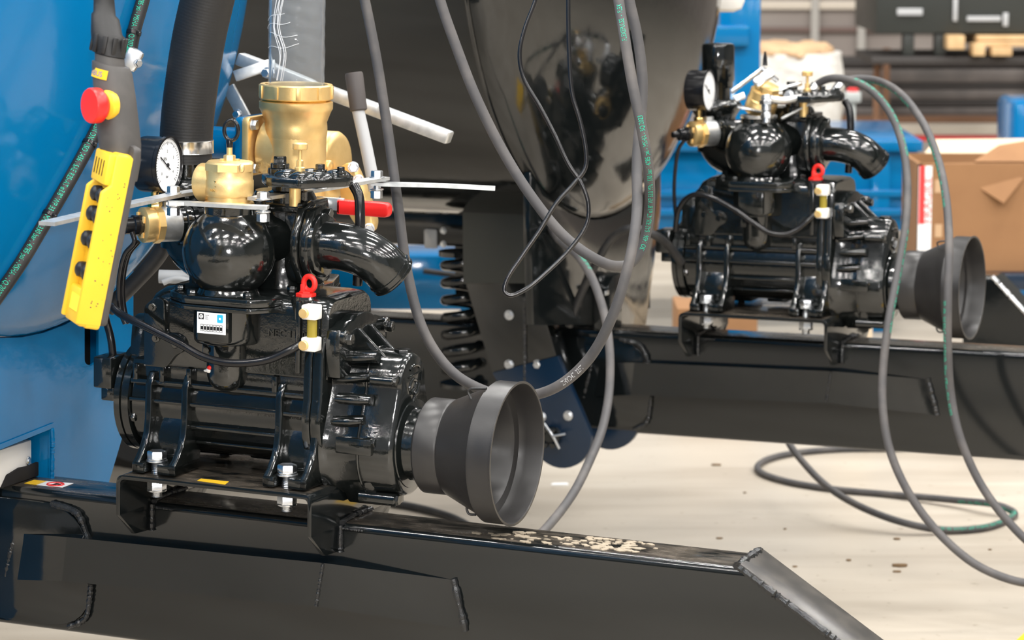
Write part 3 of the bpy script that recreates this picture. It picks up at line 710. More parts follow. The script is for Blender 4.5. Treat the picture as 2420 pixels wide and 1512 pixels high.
    for i, (x, y) in enumerate(((-425, -20), (-395, 10), (-362, -28), (-352, 20), (-385, -45))): mb.ball((x, y, 446), 26, 20, 8, (1, 1, .55), 0, 1)
    mb.lathe([(34, 400), (34, 418), (28, 420), (28, 434)], (-440, 10, 0), Z_, 28)
    sel = k.part(mb, 'selector_plate', C)
    for x, y, s in ((-455, 8, 1.35), (-372, -5, 1.0), (-340, 10, .8)):
        mb = MB(); mb.cyl((x, y, 448), Z_, 15*s, 7*s, 24, 1); mb.cyl((x, y, 448+7*s), Z_, 12*s, 6*s, 24, 1); mb.hexn((x, y, 448+13*s), Z_, 14*s, 9*s); k.part(mb, 'stud_nut', C, sel)
    mb = MB(); q = Vector((-408, -10, 0)); mb.lathe([(9, 455), (9, 462), (6, 464), (6, 474), (3.4, 476), (3.4, 492), (12, 493), (13, 495), (13, 503), (10, 505)], q, Z_, 20); k.part(mb, 'brass_plunger', 'brass', sel)
    mb = MB(); mb.cyl((-415, -14, 396), Z_, 10, 38, 20); k.part(mb, 'brass_rod', 'brass', sel)
    mb = MB(); c = Vector((-330, 40, 432)); mb.tube([c, (-318, 36, 415), (-312, 30, 380), (-312, 30, 330), (-318, 36, 260)], 9, 12, 6); k.part(mb, 'breather_hose', 'tube_black')
    # --- rear riser to the suction hose
    rx, ry = g.L(440, 400, 60)[0], 60
    mb = MB(); mb.lathe([(44, 300), (46, 380), (60, 402), (64, 414), (58, 424), (36, 428), (35, 470), (36, 472)], (rx, ry, 0), Z_, 40)
    mb.tube([(rx, ry, 402), (rx, ry+2, 350), (rx+20, ry, 305), (rx+70, ry-15, 290), (rx+140, ry-30, 300)], 50, 28, 6)
    rd_ = Vector((-.62, -.785, 0)).normalized(); rr_ = V(g.L(440, 527, 0)); mb.lathe([(30, -60), (30, -14), (36, -12), (36, -4), (33, -3), (33, 2), (37, 3), (37, 9), (33, 11), (33, 18)], rr_, rd_, 32)
    k.part(mb, 'intake_riser', C, angle=50)
    # --- vacuum regulator: zinc tee, brass body, black cap
    d = Vector((-.62, -.785, 0)).normalized(); r0 = V(g.L(440, 527, 0)); r0 = r0+d*16
    mb = MB(); mb.lathe([(31, -4), (31, 34), (28, 36)], r0, d, 32); mb.cyl(r0+d*16+Z_*24, Z_, 12, 16, 6); tee = k.part(mb, 'pipe_tee', 'galvanised', label='galvanised pipe tee')
    mb = MB(); mb.hexn(r0+d*34, d, 62, 12, 8, False); mb.lathe([(30, 46), (30, 52), (31, 54), (31, 66), (26, 69), (18, 69), (18, 66)], r0, d, 40)
    for i in range(4):
        t = i*math.pi/2+.6; u, v, _ = basis(d); q = r0+d*70+(u*math.cos(t)+v*math.sin(t))*19; mb.box(q, (5, 5, 12), .8)
    reg = k.part(mb, 'vacuum_regulator', 'brass', label='brass vacuum regulator')
    if near:
        mb = MB(); u, v, _ = basis(d); s = 'Made in Italy'
        for i, ch in enumerate(s):
            if ch == ' ': continue
            t = math.radians(215+i*10.5); rad = 24; o = r0+d*69.2+(u*math.cos(t)*-1*1+v*math.sin(t))*rad
            rd = (-u*math.cos(t)+v*math.sin(t)); tg = (u*math.sin(t)+v*math.cos(t))
            text_on(mb, ch, 7, o, tg, -rd, 0.8)
        k.part(mb, 'raised_lettering', 'brass_bright', reg)
    mb = MB(); mb.lathe([(17, 66), (18, 68), (18, 84), (15, 86), (15, 100), (13, 102), (8, 103), (8, 118)], r0, d, 28); k.part(mb, 'regulator_cap', 'tube_black')
    # --- gauge on the tee, facing along the shaft
    gc = V(g.L(393, 390, -42)); gx = gc.x; R = 49
    mb = MB(); mb.lathe([(R-6, -46), (R-1, -44), (R, -40), (R, -2), (R+2, 0), (R+2, 6), (R-1, 7), (R-3, 4), (R-3, 2)], gc, X_, 56); ga = k.part(mb, 'pressure_gauge', 'tube_black', label='round pressure gauge with black case and white dial')
    mb = MB(); mb.lathe([(R-3, 1), (R-3, 2.2)], gc, X_, 48); k.part(mb, 'dial', 'dial', ga)
    mb = MB(); xx = gx+2.5
    for i in range(41):
        t = math.radians(-45+270*i/40); l = 6 if i % 5 == 0 else 3.2
        for rr in (R-8,): 
            y0, z0 = gc.y+math.cos(t)*(rr-l), gc.z+math.sin(t)*(rr-l); y1, z1 = gc.y+math.cos(t)*rr, gc.z+math.sin(t)*rr
            mb.tube([(xx, y0, z0), (xx, y1, z1)], .45, 4, 0)
    for i, s in enumerate(('0', '1', '2', '3', '4')):
        t = math.radians(215-i*62); text_on(mb, s, 7, (xx, gc.y+math.cos(t)*24-2, gc.z+math.sin(t)*24-2), Y_, Z_)
    text_on(mb, 'RN', 9, (xx, gc.y-14, gc.z+8), Y_, Z_); text_on(mb, 'bar', 7, (xx, gc.y-6, gc.z-22), Y_, Z_)
    k.part(mb, 'scale', 'grey_ink' if not near else 'ink', ga)
    mb = MB(); mb.tube([(xx+1, gc.y+8, gc.z-8), (xx+1, gc.y-26, gc.z+16)], .9, 6, 0); mb.cyl((xx, gc.y, gc.z), X_, 3.5, 2, 16); k.part(mb, 'needle', 'ink', ga)
    mb = MB(); sx = gx-22; mb.cyl((sx, gc.y, gc.z-66), Z_, 7, 22, 20); mb.hexn((sx, gc.y, gc.z-74), Z_, 22, 10); mb.cyl((sx, gc.y, gc.z-80), Z_, 9, 8, 16); k.part(mb, 'stem', 'brass_bright', ga)
    # --- sight glass
    sx, sy = -336, -108
    def zz(py): return g.L(736, py, sy-12)[2]
    mb = MB(); mb.cyl((sx+2, sy, zz(806)), Z_, 8.6, zz(752)-zz(806), 24); sg = k.part(mb, 'sight_glass', 'oil_tube', label='yellow oil sight tube between two white blocks')
    for za, zb in ((722, 757), (799, 832)):
        mb = MB(); mb.rng(sx-13, sx+15, sy-13, sy+13, zz(zb), zz(za), 3); b = k.part(mb, 'block', 'white_plastic', sg)
        mb = MB(); mb.cyl((sx-6, sy-13, (zz(za)+zz(zb))/2-1), (0, -1, 0), 8.6, 7, 12, 1); k.part(mb, 'brass_screw', 'brass', b)
    mb = MB(); mb.cyl((sx, sy, zz(740)), Y_, 8, 20, 16); mb.cyl((sx, sy, zz(815)), Y_, 8, 20, 16); k.part(mb, 'standoff', C, sg)
    # --- lifting eye
    e = V(g.L(731, 670, -66)); mb = MB(); mb.torus((e.x, e.y, e.z), (-.25, -1, 0), 12.2, 4.8, 32, 12); mb.box((e.x-11, e.y, e.z-14), (9, 9, 26), 2); mb.hexn((e.x-6, e.y, 249), Z_, 30, 7); mb.hexn((e.x-6, e.y, 254), Z_, 20, 5)
    k.part(mb, 'lifting_eye', 'red_paint', label='red lifting eye bolt')
    # --- relief valve, lock bars and oil lines
    oil = [(712, 813), (690, 825), (640, 848), (590, 857), (535, 857), (480, 843), (430, 815), (380, 790), (320, 760), (285, 742), (262, 724)] if near else [(712, 813), (690, 832), (650, 865), (610, 880), (560, 872), (510, 838), (450, 790), (390, 752), (340, 735), (305, 748), (282, 790), (276, 850)]
    mb = MB(); n = len(oil); mb.tube([V(g.L(x, y, -118-34*math.sin(math.pi*min(1, i/(n-1)*1.0)))) for i, (x, y) in enumerate(oil)] + ([V(g.L(247, 740, -60)), V(g.L(262, 800, -60)), V(g.L(268, 850, -60))] if near else []), 6.8, 14, 6)
    k.part(mb, 'oil_line', 'tube_black')
    l1 = [(318, 572), (296, 600), (283, 650), (281, 700), (287, 742), (296, 765)]
    mb = MB(); mb.tube([V(g.L(x, y, -95)) for x, y in ([(312, 548)] + l1 if near else [(310, 552), (292, 580), (282, 640), (278, 720), (282, 790), (290, 850)])], 4.6, 10, 6); k.part(mb, 'vacuum_line', 'tube_black')
    if near:
        mb = MB(); mb.tube([V(g.L(x+9, y-1, -80)) for x, y in l1], 4.6, 10, 6); k.part(mb, 'vacuum_line', 'tube_black')
        mb = MB(); mb.lathe([(41, 395), (43, 397), (42, 401), (37, 403), (37, 411), (40, 412), (41.5, 416), (41.5, 438), (40, 440), (40, 455), (38, 456)], (ax, ay, dz), Z_, 48)
        mb.lathe([(43, 455), (43, 467), (40, 470), (36, 471), (12, 472)], (ax, ay, dz), Z_, 8)
        mb.hexn((ax, ay, 471+dz), Z_, 18, 10); mb.cyl((ax, ay, 480+dz), Z_, 5, 18, 16)
        for t in (0, 2.1, 4.2): mb.box((ax+15*math.cos(t), ay+15*math.sin(t), 473+dz), (7, 7, 5), 1)
        dd = Vector((-.93, .1, -.02)); mb.lathe([(30, 0), (32, 44), (33, 48), (33, 55), (29, 57)], (ax, ay, 432+dz), dd, 36)
        mb.ball((g.L(571, 398, -126)[0], -126, g.L(571, 398, -126)[2]), 5, 12, 8, (1, 1, 1.6))
        rv = k.part(mb, 'relief_valve', 'brass', label='brass relief valve with ring pull')
        mb = MB(); text_on(mb, 'Italia', 8, V(g.L(497, 452, -122)), Vector((.85, -.5, 0)), Z_, 1); text_on(mb, 'Z', 15, V(g.L(504, 441, -122)), Vector((.85, -.5, 0)), Z_, 1); k.part(mb, 'raised_lettering', 'brass_bright', rv)
        mb = MB(); mb.torus((ax+3, ay, 523+dz), (.35, -1, 0), 12, 3.4, 32, 12, 1.0, 1.42); mb.lathe([(5.4, 494), (6, 504), (5, 508)], (ax, ay, dz), Z_, 16); k.part(mb, 'ring_pull', 'tube_black', rv)
        # lock bars of galvanised flat
        def bar(pts, wdt, z, nm='lock_bar', m='galvanised'):
            mb = MB(); ls = []
            for i, p in enumerate(pts):
                p = Vector((p[0], p[1], 0)); q0 = Vector((*pts[max(0, i-1)], 0)); q1 = Vector((*pts[min(len(pts)-1, i+1)], 0)); t = (q1-q0).normalized(); nn = Vector((-t.y, t.x, 0))*wdt/2
                zo = z[i] if isinstance(z, (list, tuple)) else z
                ls.append([(p.x+nn.x, p.y+nn.y, zo-3), (p.x-nn.x, p.y-nn.y, zo-3), (p.x-nn.x, p.y-nn.y, zo+3), (p.x+nn.x, p.y+nn.y, zo+3)])
            mb.loft(ls); return k.part(mb, nm, m, angle=20)
        b1 = bar([(-567, -577), (-578, -420), (-588, -283), (-594, -124), (-585, -20), (-565, 70)], 28, 413.5)
        b2 = bar([g.T(398, 480, 407)[:2], g.T(440, 480, 407)[:2], g.T(600, 489, 407)[:2], g.T(634, 490, 407)[:2]], 24, 407)
        b3 = bar([(-452, -95), (-448, -60), (-428, 100), (-409, 335)], 28, 413.5)
        b4 = bar([(-424, 318), (-300, 362), (-213, 396)], 28, [404, 404, 401])
        for (x, y), b in (((-594, -118), b1), (tuple(g.T(622, 484, 407)[:2]), b2), ((-411, 312), b3), ((-419, 92), b3)):
            mb = MB(); mb.cyl((x, y, 416), Z_, 14, 2.5, 20, .4); mb.hexn((x, y, 418), Z_, 19, 11); mb.cyl((x, y, 378), Z_, 6, 24, 12); mb.hexn((x, y, 379), Z_, 19, 14); mb.cyl((x, y, 394), Z_, 13, 2.5, 20, .4); k.part(mb, 'bar_bolt', 'zinc', b)
    else:
        # hydraulic couplings lashed on the open neck
        mb = MB(); mb.lathe([(43, 392), (44, 394), (44, 399), (38, 400), (38, 392)], (ax, ay, dz), Z_, 40); k.part(mb, 'neck_ring', 'zinc')
        mb = MB(); mb.lathe([(36, 455), (37, 470), (40, 474), (40, 556), (38, 562), (30, 564)], (rx+4, 66, 0), Z_, 36); k.part(mb, 'riser_cap', 'black_paint')
    return k
pA = pump(FA, 'vacuum_pump', 'glossy black vacuum pump in the foreground with brass relief valve on its ball housing', True)
pB = pump(FB, 'vacuum_pump', 'glossy black vacuum pump on the drawbar behind, at upper right', False)
# ================================================================ far tanker running gear
def lyz(fr, px, py, x):
    r = ray(px, py); o = fr.o+fr.x*x/1000; t = ((o-CC) @ fr.x)/(r @ fr.x); q = CC+r*t-fr.o
    return (q @ fr.y)*1000, (q @ fr.z)*1000
def far_headstock():
    k = Kit('headstock_frame', FB, (-930, 0, -140), 'glossy black headstock plate below the black tank', 'frame')
    mb = MB(); pl = [lyz(FB, *p, -930) for p in ((1562, 500), (1527, 768), (1262, 768), (1255, 560))]; y0_, y1_ = pl[-1][0], pl[0][0]; pl = [(y, 928-math.sqrt(797**2-y*y)) for y in np.linspace(y0_, y1_, 12)]+pl
    mb.prism(pl, 'x', -950, -930, 2); k.part(mb, 'plate', 'black_paint')
    mb = MB(); mb.rng(-1500, -950, 330, 350, -140, 140); k.part(mb, 'chassis_rail', 'black_paint')
    mb = MB(); p = lyz(FB, 1440, 700, -905); mb.prism(rounded([(p[0]-45, -140), (p[0]-45, p[1]+30), (p[0]-10, p[1]+52), (p[0]+45, p[1]+56), (p[0]+50, -140)], 8), 'x', -930, -890, 3); k.part(mb, 'stop_block', 'black_paint')
    mb = MB(); q = lyz(FB, 1432, 690, -888); mb.rng(-890, -885, q[0]-8, q[0]+14, q[1]-8, q[1]+4, 2); k.part(mb, 'clip', 'zinc')
    return k
far_headstock()
def suspension():
    y = -175
    k = Kit('suspension_leg', FB, FB.L(1300, 1090, y), 'black suspension leg with silver bolts left of the far drawbar', 'suspension leg')
    def q(px, py, yy=y): a = FB.L(px, py, yy); return a[0], a[2]
    mb = MB(); mb.prism([q(1097, 400), q(1255, 400), q(1263, 670), q(1330, 890), q(1235, 890), q(1165, 890), q(1100, 670)], 'y', y, y+70, 3); k.part(mb, 'leg_plate', 'black_paint')
    mb = MB(); mb.prism([q(1097, 400), q(1252, 400), q(1262, 668), q(1100, 668)], 'y', y-14, y, 2); k.part(mb, 'upper_cover', 'olive_dark')
    cx, cz = q(1327, 1028); r = (q(1400, 1028)[0]-cx)
    arc = [(cx+r*math.cos(t), cz+r*math.sin(t)) for t in np.linspace(0.1, -math.pi+.35, 16)]
    mb = MB(); mb.prism([q(1165, 880), q(1320, 840), q(1345, 900)]+arc, 'y', y-6, y+14, 2); fk = k.part(mb, 'fork_plate', 'navy_paint')
    cx2 = q(1430, 1028)[0]
    mb = MB(); mb.prism([q(1330, 880), q(1420, 880)]+[(cx2-40+r*math.cos(t), cz+30+r*math.sin(t)) for t in np.linspace(0.1, -math.pi+.35, 16)], 'y', y+120, y+140, 2); k.part(mb, 'fork_plate', 'navy_paint')
    for px, py in ((1201, 745), (1268, 745), (1201, 862), (1268, 862), (1280, 985), (1343, 982)):
        x, z = q(px, py, y-6); mb = MB(); yb_ = y-6 if py > 900 else y; mb.cyl((x, yb_, z), (0, -1, 0), 12.5, 2.5, 24, .5); mb.hexn((x, yb_-2, z), (0, -1, 0), 17, 6); k.part(mb, 'bolt', 'zinc')
    mb = MB(); mb.bead([(q(1240, 700)[0], y-2, q(1240, 700)[1]), (q(1242, 910)[0], y-2, q(1242, 910)[1])], 5); k.part(mb, 'weld_bead', 'bead')
    x, z = q(1306, 1030, y-6); mb = MB()
    mb.cyl((x, y-6, z), (0, -1, 0), 26, 14, 6)
    for i in range(6):
        t = i*math.pi/3; mb.box((x+21*math.cos(t), y-26, z+21*math.sin(t)), (13, 16, 13), 1, Matrix.Rotation(-t, 3, 'Y'))
    mb.cyl((x, y-6, z), (0, -1, 0), 13, 24, 20); nt = k.part(mb, 'castle_nut', 'black_paint', fk)
    mb = MB(); mb.tube([q3(FB, 1285, 1000, y-34), q3(FB, 1306, 1030, y-38), q3(FB, 1322, 1060, y-34)], 3, 8, 4); mb.tube([q3(FB, 1306, 1030, y-38), q3(FB, 1336, 1025, y-34)], 3, 8, 0); k.part(mb, 'cotter_pin', 'zinc', fk)
    return k
def q3(fr, px, py, y): return V(fr.L(px, py, y))
suspension()
# coil spring beside the leg
c = V(FB.L(1095, 905, -60)); top = V(FB.L(1095, 600, -60)); mb = MB(); H_ = top.z-c.z; N = 7
mb.tube([(c.x+44*math.cos(2*math.pi*i/16), c.y+44*math.sin(2*math.pi*i/16), c.z+10+(H_-20)*i/(16*N)) for i in range(16*N+1)], 13, 12, 2)
mb.lathe([(60, -8), (60, 2)], c, Z_, 32); mb.lathe([(60, H_-4), (60, H_+8)], c, Z_, 32)
single('coil_spring', FB, c, mb, 'black_paint', 'black coil spring left of the bolted suspension leg', 'spring')
# axle beam and its fittings under the black tank
k = Kit('axle_beam', FB, FB.L(990, 600, 250), 'black axle beam under the black tank with a silver plate', 'beam')
a, b = V(FB.L(700, 485, 250)), V(FB.L(1110, 585, 250)); mb = MB(); mb.rng(a.x, b.x, 250, 420, b.z, a.z+14, 8); k.part(mb, 'beam', 'black_paint')
a, b = V(FB.L(1004, 540, 246)), V(FB.L(1034, 587, 246)); mb = MB(); mb.prism(rounded([(a.x, b.z), (b.x, b.z), (b.x, a.z), (a.x, a.z)], 6), 'y', 240, 250, 2); k.part(mb, 'type_plate', 'silver_grey')
for py in (545, 577):
    a = V(FB.L(1048, py, 250)); mb = MB(); mb.bolt(a, (0, -1, 0), 12, 7, 9); k.part(mb, 'bolt', 'zinc')
a, b = V(FB.L(1000, 473, 250)), V(FB.L(1040, 488, 250)); mb = MB(); mb.rng(V(FB.L(940, 476, 250)).x, V(FB.L(1016, 476, 250)).x, 236, 250, V(FB.L(980, 489, 250)).z, V(FB.L(980, 479, 250)).z, 2); k.part(mb, 'bar', 'galvanised')

# ================================================================ suction hose, sight tube, valves behind the near pump
sx, sy = FA.L(440, 400, 60)[0], 60
k = Kit('suction_hose', FA, (sx, sy, 455), 'thick black rubber suction hose rising from the near pump in front of the blue tank', 'hose')
pts = [(440, 384), (440, 330), (444, 270), (454, 190), (470, 90), (490, 0), (512, -90), (540, -190)]
path = resample(catmull([V(FA.L(x, y, 60)) for x, y in pts], 12), 240)
mb = MB(); fr_ = frames(path); loops = []
for i, (p, u, v) in enumerate(fr_):
    r = 46.7+(0.22 if i % 3 == 0 else 0)+ (0 if i > 14 else -1)
    loops.append([p+(u*math.cos(2*math.pi*j/40)+v*math.sin(2*math.pi*j/40))*r for j in range(40)])
mb.loft(loops); k.part(mb, 'hose_wall', 'rubber', angle=60)
c = V(FA.L(440, 361, 60)); mb = MB(); z0, z1 = FA.L(440, 361, 60)[2], FA.L(440, 329, 60)[2]
mb.lathe([(47.6, z0), (49, z0+1), (48.4, z0+3), (48.4, z1-3), (49, z1-1), (47.6, z1)], (c.x, 60, 0), Z_, 56); cl = k.part(mb, 'hose_clamp', 'stainless', label='polished steel clamp band')
mb = MB(); mb.cyl((c.x-15, 60+50, (z0+z1)/2), (1, 0, 0), 6, 30, 12); k.part(mb, 'clamp_screw', 'zinc', cl)

DV = 5.62
def dv(px, py, d=DV): return V(FA.D(px, py, d))
k = Kit('slide_valve', FA, dv(700, 430), 'cast brass valve elbow with clear wrapped sight tube standing behind the near pump', 'valve')
c = dv(700, 215); zt = lambda py: dv(700, py).z
mb = MB(); mb.lathe([(62, zt(234)), (68, zt(234)), (70, zt(231)), (70, zt(201)), (68, zt(198)), (60, zt(198)), (58, zt(201)), (56, zt(232))], (c.x, c.y, 0), Z_, 48)
nut = k.part(mb, 'ring_nut', 'brass')
for i in range(10):
    t = 2*math.pi*i/10+.2; mb = MB(); mb.box((c.x+70*math.cos(t), c.y+70*math.sin(t), (zt(201)+zt(231))/2), (5, 9, zt(201)-zt(231)), 1, Matrix.Rotation(t, 3, 'Z')); k.part(mb, 'lug', 'brass', nut)
mb = MB(); mb.lathe([(66 if i % 2 else 64.5, zt(244)+i*1.1) for i in range(10)], (c.x, c.y, 0), Z_, 48); k.part(mb, 'thread', 'brass_bright', nut)
mb = MB(); mb.lathe([(58, zt(330)), (60, zt(316)), (60, zt(300)), (59, zt(288)), (67, zt(262)), (70, zt(256)), (70, zt(240)), (66, zt(238))], (c.x, c.y, 0), Z_, 48)
e = [(c.x, c.y, zt(325)), (c.x, c.y, zt(360)), (c.x-6, c.y, zt(395)), (c.x-30, c.y, zt(412)), (c.x-60, c.y, zt(408))]
mb.tube([(c.x, c.y, zt(300)), (c.x, c.y, zt(345)), (c.x+2, c.y, zt(400)), (c.x+4, c.y, zt(470)), (c.x+4, c.y, zt(540))], 57, 40, 5, rfun=lambda t: 59-10*t*t)
q0 = dv(615, 350); mb.tube([(c.x, c.y, zt(352)), (c.x-40, c.y, zt(352)), (q0.x-4, c.y, zt(350))], 54, 40, 4)
k.part(mb, 'elbow_body', 'brass', angle=60)
f0 = dv(592, 345); mb = MB(); hh = 52
mb.prism(rounded([(c.y-70, f0.z-56), (c.y+70, f0.z-56), (c.y+70, f0.z+56), (c.y-70, f0.z+56)], 14), 'x', f0.x-7, f0.x+7, 2); fl = k.part(mb, 'square_flange', 'brass')
for sy_, sz_ in ((-1, 1), (1, 1), (-1, -1), (1, -1)):
    mb = MB(); mb.bolt((f0.x+7, c.y+54*sy_, f0.z+41*sz_), X_, 17, 9, 11); k.part(mb, 'flange_bolt', 'zinc', fl)
mb = MB(); xs = dv(500, 350).x; mb.prism(rounded([(c.y-66, f0.z-52), (c.y+66, f0.z-52), (c.y+66, f0.z+55), (c.y-66, f0.z+55)], 14), 'x', f0.x-24, f0.x-8, 2); mb.cyl((xs-60, c.y, f0.z-2), X_, 31, f0.x-xs+50, 32); k.part(mb, 'blue_pipe', 'blue_paint', label='blue painted pipe stub')
d0 = dv(815, 392, 5.72); mb = MB(); mb.lathe([(40, -60), (64, -56), (66, -50), (66, -20), (62, -14), (50, -10)], d0, X_, 48)
mb.cyl(d0+Vector((-20, 20, 18))+Vector((0, -80, -14)), X_, 12, 20, 16, 2)
k.part(mb, 'gate_housing', 'brass', angle=50)
mb = MB(); pl = [dv(x, y, 5.7) for x, y in ((806, 395), (836, 380), (850, 400), (872, 450), (893, 520), (886, 546), (862, 548), (835, 520), (806, 470))]
mb.prism(rounded([(p.x, p.z) for p in pl], 8), 'y', pl[0].y-12, pl[0].y+20, 3); lg = k.part(mb, 'gate_flange', 'brass')
for px, py in ((835, 395), (847, 425), (872, 540)):
    p = dv(px, py, 5.68); mb = MB(); mb.bolt(p, (.5, -1, 0), 16, 12, 11); k.part(mb, 'flange_bolt', 'zinc', lg)
mb = MB()
text_on(mb, 'PN 1.6', 13, dv(642, 430, 5.573), Z_, -X_, 1.2); text_on(mb, 'MADE', 11, dv(630, 420, 5.57), Z_, -X_, 1.2); text_on(mb, 'ITALY', 11, dv(618, 412, 5.57), Z_, -X_, 1.2)
k.part(mb, 'raised_lettering', 'brass')
# clear tube with crumpled film
mb = MB(); zb, zt0 = zt(212), zt(-110); mb.lathe([(52.5, zb), (52.5, zt0), (49, zt0), (49, zb)], (c.x, c.y, 0), Z_, 48, closed=True); tb = k.part(mb, 'sight_tube', 'clear_tube', label='clear plastic sight tube wrapped in film')
mb = MB(); n = 56; m_ = 90; loops = []
rnd = [[random.uniform(-1, 1) for _ in range(8)] for _ in range(8)]
for j in range(m_+1):
    z = zb+10+(zt0-zb-10)*j/m_; lp_ = []
    for i in range(n):
        t = 2*math.pi*i/n; w1 = math.sin(5*t+z*.06)*.5+math.sin(11*t-z*.11+2)*.35+math.sin(z*.23+3*t)*.45
        lp_.append((c.x+(53.6+.7*w1)*math.cos(t), c.y+(53.6+.7*w1)*math.sin(t), z))
    loops.append(lp_)
mb.loft(loops, False); k.part(mb, 'stretch_film', 'clear_film', tb)
mb = MB()
for i in range(9):
    z = zb+85+i*24+random.uniform(-9, 9); sl_ = random.uniform(-18, 26); t0 = random.uniform(-3.0, -2.2); t1 = t0+random.uniform(.6, 1.7)
    mb.tube([(c.x+54.6*math.cos(t), c.y+54.6*math.sin(t), z+sl_*(t+1.57)+3*math.sin(5*t)) for t in np.linspace(t0, t1, 12)], .55, 6, 2)
for i in range(5):
    x0 = random.uniform(-20, 12); mb.tube([(c.x+x0, c.y-52, zb+20), (c.x+x0+8, c.y-54.5, zb+60+20*random.random()), (c.x+x0-6, c.y-54.5, zb+120), (c.x-3+random.uniform(-9, 9), c.y-54, zb+200)], .7, 6, 4)
k.part(mb, 'film_crease', 'crease_film', tb)

# red-handled ball valve
p = dv(780, 490, 5.55); k = Kit('ball_valve', FA, p, 'zinc ball valve with bright red lever handle behind the near pump', 'valve')
mb = MB(); a, b = dv(745, 465, 5.55), dv(818, 520, 5.55); mb.rng(a.x, b.x, p.y-4, p.y+4, b.z+18, a.z, 2); mb.cyl((a.x+20, p.y-14, (a.z+b.z)/2+8), Y_, 10, 20, 20); mb.cyl(((a.x+b.x)/2, p.y+24, b.z-40), X_, 24, 70, 28, 3); mb.cyl(((a.x+b.x)/2-30, p.y+24, b.z-40), X_, 28, 20, 6); k.part(mb, 'valve_body', 'galvanised')
a, b = dv(806, 470, 5.55), dv(948, 508, 5.55); mb = MB(); mb.prism(rounded([(a.x, b.z), (b.x, b.z), (b.x, a.z), (a.x, a.z)], [1, 12, 12, 1], 6), 'y', p.y-10, p.y+12, 5); k.part(mb, 'handle_sleeve', 'red', label='red plastic handle sleeve')
# lever with grip
k = Kit('hand_lever', FA, dv(886, 445, 5.66), 'grey steel hand lever with dark brown rubber grip behind the hose', 'lever')
mb = MB(); mb.tube([dv(845, 255, 5.66), dv(866, 350, 5.66), dv(886, 450, 5.66)], 12, 20, 2); k.part(mb, 'shaft', 'lever_grey')
a, b = dv(848, 262, 5.66), dv(836, 172, 5.66); L_ = (b-a).length; mb = MB(); mb.lathe([(14, 0), (16.5, 2), (17.5, L_-3), (16, L_)], a, (b-a), 28); k.part(mb, 'grip', 'grip')
# galvanised strut
k = Kit('strut', FA, dv(820, 235, 5.85), 'galvanised square-tube strut slanting behind the clear sight tube', 'strut')
a, b = dv(565, 138, 5.85), dv(1064, 326, 5.85); d = (b-a).normalized(); Rm = Matrix([d, Y_, d.cross(Y_)]).transposed(); mb = MB(); mb.box((a+b)/2, ((b-a).length, 26, 27), 3.5, Rm); k.part(mb, 'square_tube', 'galvanised')
a, b = dv(556, 180, 5.83), dv(640, 152, 5.83); d = (b-a).normalized(); Rm = Matrix([d, Y_, d.cross(Y_)]).transposed(); mb = MB(); mb.box((a+b)/2, ((b-a).length, 10, 24), 2, Rm); k.part(mb, 'link', 'galvanised')
a, b = dv(540, 205, 5.83), dv(588, 295, 5.83); d = (b-a).normalized(); Rm = Matrix([d, Y_, d.cross(Y_)]).transposed(); mb = MB(); mb.box((a+b)/2, ((b-a).length, 8, 26), 1, Rm); k.part(mb, 'flat_bar', 'galvanised')
p = dv(632, 172, 5.8); mb = MB(); mb.bolt(p, (0, -1, 0), 16, 10, 11); k.part(mb, 'bolt', 'zinc')
p = dv(562, 270, 5.8); mb = MB(); mb.bolt(p, (0, -1, 0), 14, 8, 10); k.part(mb, 'bolt', 'zinc')

# ================================================================ hoses
VW = Vector((0, 0, CAMH*1000))
def hose(name, pts, d, r, label, group='hydraulic hoses', m='hose_rubber', texts=(), n=14, cat='hose', smooth=10, floor=False):
    """pts: (px, py[, depth]) ; built in world mm"""
    w3 = []
    for p in pts:
        dd = p[2] if len(p) > 2 else d
        w3.append(Vector(P(p[0], p[1], dd)*1000))
    return hose3(name, w3, r, label, group, m, texts, n, cat, smooth)
def hose3(name, w3, r, label, group, m, texts, n=14, cat='hose', smooth=10):
    path = catmull(w3, smooth); base = path[0].copy(); base = min(path, key=lambda p: p.z).copy()
    k = Kit(name, FWD, base, label, cat, group)
    mb = MB(); mb.tube(path, r, n, 0); k.part(mb, 'hose_wall', m, angle=80)
    fine = resample(path, max(60, len(path)*2))
    for (s, size, s0, flip, shift, ink) in texts:
        mb = MB(); hose_text(mb, fine, r, s, size, s0, flip, shift, VW); k.part(mb, 'printed_text', ink, flat=True)
    return k
TXT = 'ISO 1436 / SAE R2S-AT ø3/8" WP 33.0 MPa / 330 bar / 4785 psi - MSHA - 3Q/2023'
r95 = 9.6
# loop hanging lowest, behind the guard
hose('hydraulic_hose', [(845, -80, 5.42), (862, 0, 5.42), (888, 130, 5.42), (915, 300, 5.42), (940, 480, 5.42), (964, 650, 5.42), (1005, 790, 5.4), (1070, 880, 5.38), (1150, 925, 5.36), (1220, 938, 5.34), (1310, 917, 5.3), (1390, 850, 5.27), (1450, 740, 5.23), (1484, 630, 5.22), (1499, 555, 5.24), (1506, 480, 5.28), (1505, 400, 5.32), (1509, 325, 5.34), (1517, 250, 5.35), (1518, 180, 5.35), (1506, 85, 5.35), (1487, 0, 5.35), (1472, -80, 5.35)], 5.3, r95,
     'grey hydraulic hose hanging in the lowest loop behind the shaft guard', texts=[('ZHYD47  22FT', 13, 1010, False, 0.0, 'grey_ink')])
